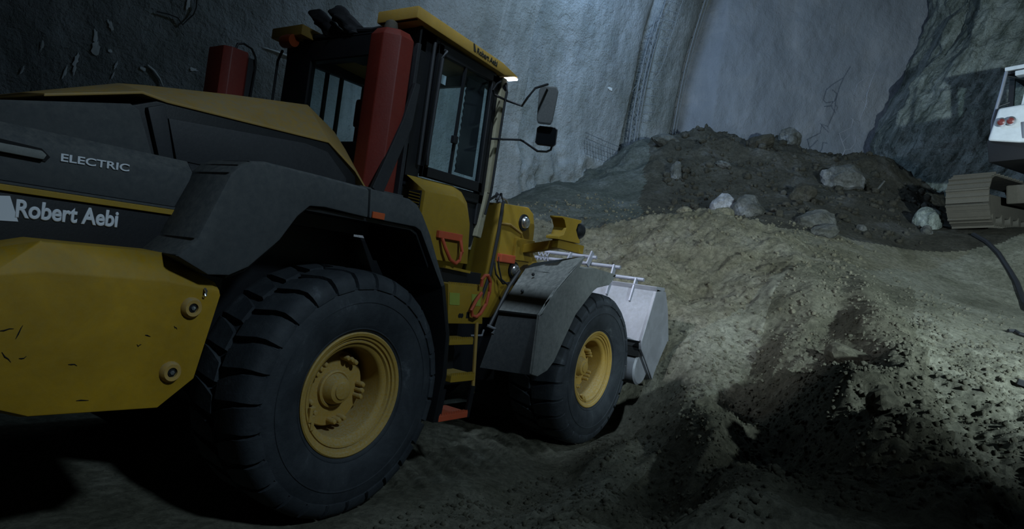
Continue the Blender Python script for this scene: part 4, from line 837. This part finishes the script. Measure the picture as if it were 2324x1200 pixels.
# small objects on the floor at the right edge
def on_ground(pts, up=0.02): return [(p[0], p[1], gz(p[0], p[1]) + up) for p in pts]
tag(MB().tube(on_ground([(11.458, -4.208, 3.166), (11.118, -4.418, 2.958), (10.756, -4.596, 2.758), (10.266, -4.766, 2.528), (9.96, -4.851, 2.382), (9.291, -4.94, 2.167), (8.641, -5.055, 1.92)], 0.03), 0.04, 8).build('ground_hose', RBR, None, True), 'thick black hose lying across the bright floor at the right edge', 'hose')
tag(MB().tube(on_ground([(6.808, -4.7, 1.595), (6.855, -4.766, 1.606), (6.766, -4.815, 1.575), (6.725, -4.93, 1.526)], 0.03), 0.02, 8).build('short_pipe', RBR, None, True), 'short dark pipe end sticking out of the floor at the right edge', 'pipe')
pl = on_ground([(4.38, -4.713, 1.006), (4.386, -4.897, 1.028)], 0.03)
tag(MB().bar(pl[0], pl[1], 0.10, 0.05).bevel(0.004).build('timber_offcut', BLK2), 'dark timber offcut lying on the floor at the right edge', 'timber')
st_ = [(12.451, -2.494, 4.319), (12.402, -2.6, 4.479)]
tag(MB().tube([(p[0], p[1], max(p[2], gz(p[0], p[1]) + 0.04)) for p in st_], 0.02, 6).build('pale_stick', ROCK, None), 'short pale stick leaning in the dark rubble right of the jagged boulder', 'stick')

# ================================================================ excavator at the right edge
U_ = Vector((-0.0814, 0.1089, 0.9907)).normalized()
f_ = Vector((math.cos(R(-15)), math.sin(R(-15)), 0)); f_ = (f_ - U_ * f_.dot(U_)).normalized(); l_ = U_.cross(f_)
Pt = Vector([(11.38, -4.098, 3.514)][0]); O_ = Pt + f_ * 2.1 - l_ * 1.25
EXR = empty('excavator', (0, 0, 0)); EXR.matrix_world = Matrix(((f_[0], l_[0], U_[0], O_[0]), (f_[1], l_[1], U_[1], O_[1]), (f_[2], l_[2], U_[2], O_[2]), (0, 0, 0, 1)))
tag(EXR, 'white tracked excavator with muddy tracks, seen from behind at the right edge', 'excavator')
def track(y0):
    Lh = 2.1; r = 0.46; n = 36
    per = []
    straight = 2 * (Lh - r); tot = 2 * straight + 2 * PI * r
    fr = MB().py([(-Lh + 0.4, 0.2), (Lh - 0.4, 0.2), (Lh - 0.4, 0.62), (-Lh + 0.4, 0.62)], y0 - 0.17, y0 + 0.17).bevel(0.03).build('track_frame', DST, EXR)
    for k in range(n):
        s = tot * k / n
        if s < straight: x, z, a = -Lh + r + s, 0.0, 0
        elif s < straight + PI * r: t = (s - straight) / r; x, z, a = Lh - r + r * math.sin(t), r - r * math.cos(t), -t
        elif s < 2 * straight + PI * r: x, z, a = Lh - r - (s - straight - PI * r), 2 * r, PI
        else: t = (s - 2 * straight - PI * r) / r; x, z, a = -Lh + r - r * math.sin(t), r + r * math.cos(t), PI - t
        if k == 0: 
            sh = MB().box(-0.125, 0.122, -0.33, 0.33, 0, 0.03).box(-0.125, -0.095, -0.33, 0.33, -0.035, 0.005).box(-0.01, 0.015, -0.33, 0.33, -0.022, 0.005).build('track_shoe', DST, EXR)
        else: sh = sh0.copy(); COL.objects.link(sh)
        if k == 0: sh0 = sh
        sh.location = (x, y0, z + 0.02); sh.rotation_euler = (0, a, 0)
    for x, rr in ((-Lh + r, 0.36), (Lh - r, 0.36)): MB().lathe([(0, -0.2), (rr * .5, -0.2), (rr, -0.14), (rr, 0.14), (rr * .5, 0.2), (0, 0.2)], (x, y0, r), 'Y', 24).build('idler_wheel', DST, EXR, True)
    for k in range(5): MB().lathe([(0, -0.19), (0.10, -0.19), (0.12, -0.15), (0.12, 0.15), (0.10, 0.19), (0, 0.19)], (-1.2 + k * 0.6, y0, 0.17), 'Y', 14).build('roller', DST, EXR, True)
track(1.25); track(-1.25)
MB().box(-0.9, 0.9, -0.95, 0.95, 0.45, 0.8).box(-0.5, 0.5, -0.5, 0.5, 0.8, 1.15).bevel(0.03).build('undercarriage', DST, EXR)
MB().px([(0.95, 1.12), (0.98, 1.5), (0.7, 1.58), (-1.6, 1.58), (-1.6, 1.12)], -2.0, 1.6).bevel(0.02).build('turntable_frame', BLK2, EXR, True)
# counterweight with sloping lower edge
A = [(-2.05, 0.96, 1.50), (-2.10, 0.5, 1.40), (-2.12, -0.2, 1.32), (-2.10, -1.6, 1.32), (-2.02, -1.6, 2.05), (-2.0, 0.0, 2.08), (-1.96, 0.82, 2.06)]
cwt = MB().prism(A, [(-1.2, y, z) for _, y, z in A]).bevel(0.05, 3, 15).build('counterweight', WHT, EXR, True)
MB().px([(0.96, 1.60), (0.82, 2.06), (0.4, 2.08), (0.4, 1.6)], -1.2, 0.3).bevel(0.03).build('body_side', WHT, EXR, True)
for y in (0.75, 0.615):
    tl = MB().lathe([(0.078, -2.05), (0.078, -2.075), (0.055, -2.08)], (0, y, 1.79), 'X', 20).build('tail_light', CHR, cwt)
    MB().lathe([(0.058, -2.078), (0.03, -2.09), (0, -2.092)], (0, y, 1.79), 'X', 20).build('tail_light_lens', TLT, cwt)
gr = MB().box(-2.135, -2.05, -0.25, 0.42, 1.46, 1.74).bevel(0.01).build('grille', WHT, cwt)
for z in (1.49, 1.62): MB().box(-2.14, -2.10, -0.18, 0.36, z, z + 0.08).build('grille_slot', HOLE, cwt)
# cab
cf = MB()
for x, y in ((0.2, 0.85), (0.2, 0.0), (1.5, 0.85), (1.5, 0.0)): cf.bar((x, y, 2.2), (x + (0.05 if x < 1 else -0.1), y - 0.04, 3.05), 0.09)
cf.box(0.15, 1.5, -0.05, 0.9, 3.02, 3.08).build('cab_frame', BLK2, EXR)
MB().box(0.10, 1.55, -0.08, 0.92, 3.08, 3.16).bevel(0.02).build('cab_roof', WHT, EXR, True)
MB().box(-0.05, 0.25, 0.02, 0.72, 2.92, 3.02).bevel(0.02).build('roof_guard', WHT, EXR, True)
MB().bar((0.15, 0.62, 2.2), (0.22, 0.5, 2.85), 0.14, 0.05).build('rear_pillar', WHT, EXR)
MB().box(0.19, 0.2, 0.0, 0.85, 2.25, 3.0).build('window_pane', GLS, EXR)
MB().box(0.4, 0.5, 0.2, 0.6, 2.3, 2.9).build('operator_seat', CLO, EXR)
MB().tube([(-1.0, 0.92, 2.9), (-1.1, 0.98, 2.5), (-1.2, 1.08, 2.0), (-1.2, 1.10, 1.6)], 0.03, 8).build('handrail', GLV, EXR, True)
MB().tube([(-1.15, 1.0, 2.25), (-1.1, 0.85, 2.3)], 0.015).build('handrail_stay', BLK2, EXR)
MB().bar((0.1, 0.88, 2.95), (-0.9, 0.95, 2.85), 0.02).build('handrail_stay', BLK2, EXR)
for o in EXR.children:
    if o.name.split('.')[0] in ('cab_frame', 'cab_roof', 'roof_guard', 'rear_pillar', 'window_pane', 'operator_seat'): o.location.y += 0.28; o.location.z += 0.10
MB().bar((1.0, -1.6, 1.7), (3.6, -1.6, 3.6), 0.35, 0.5).build('boom', WHT, EXR)
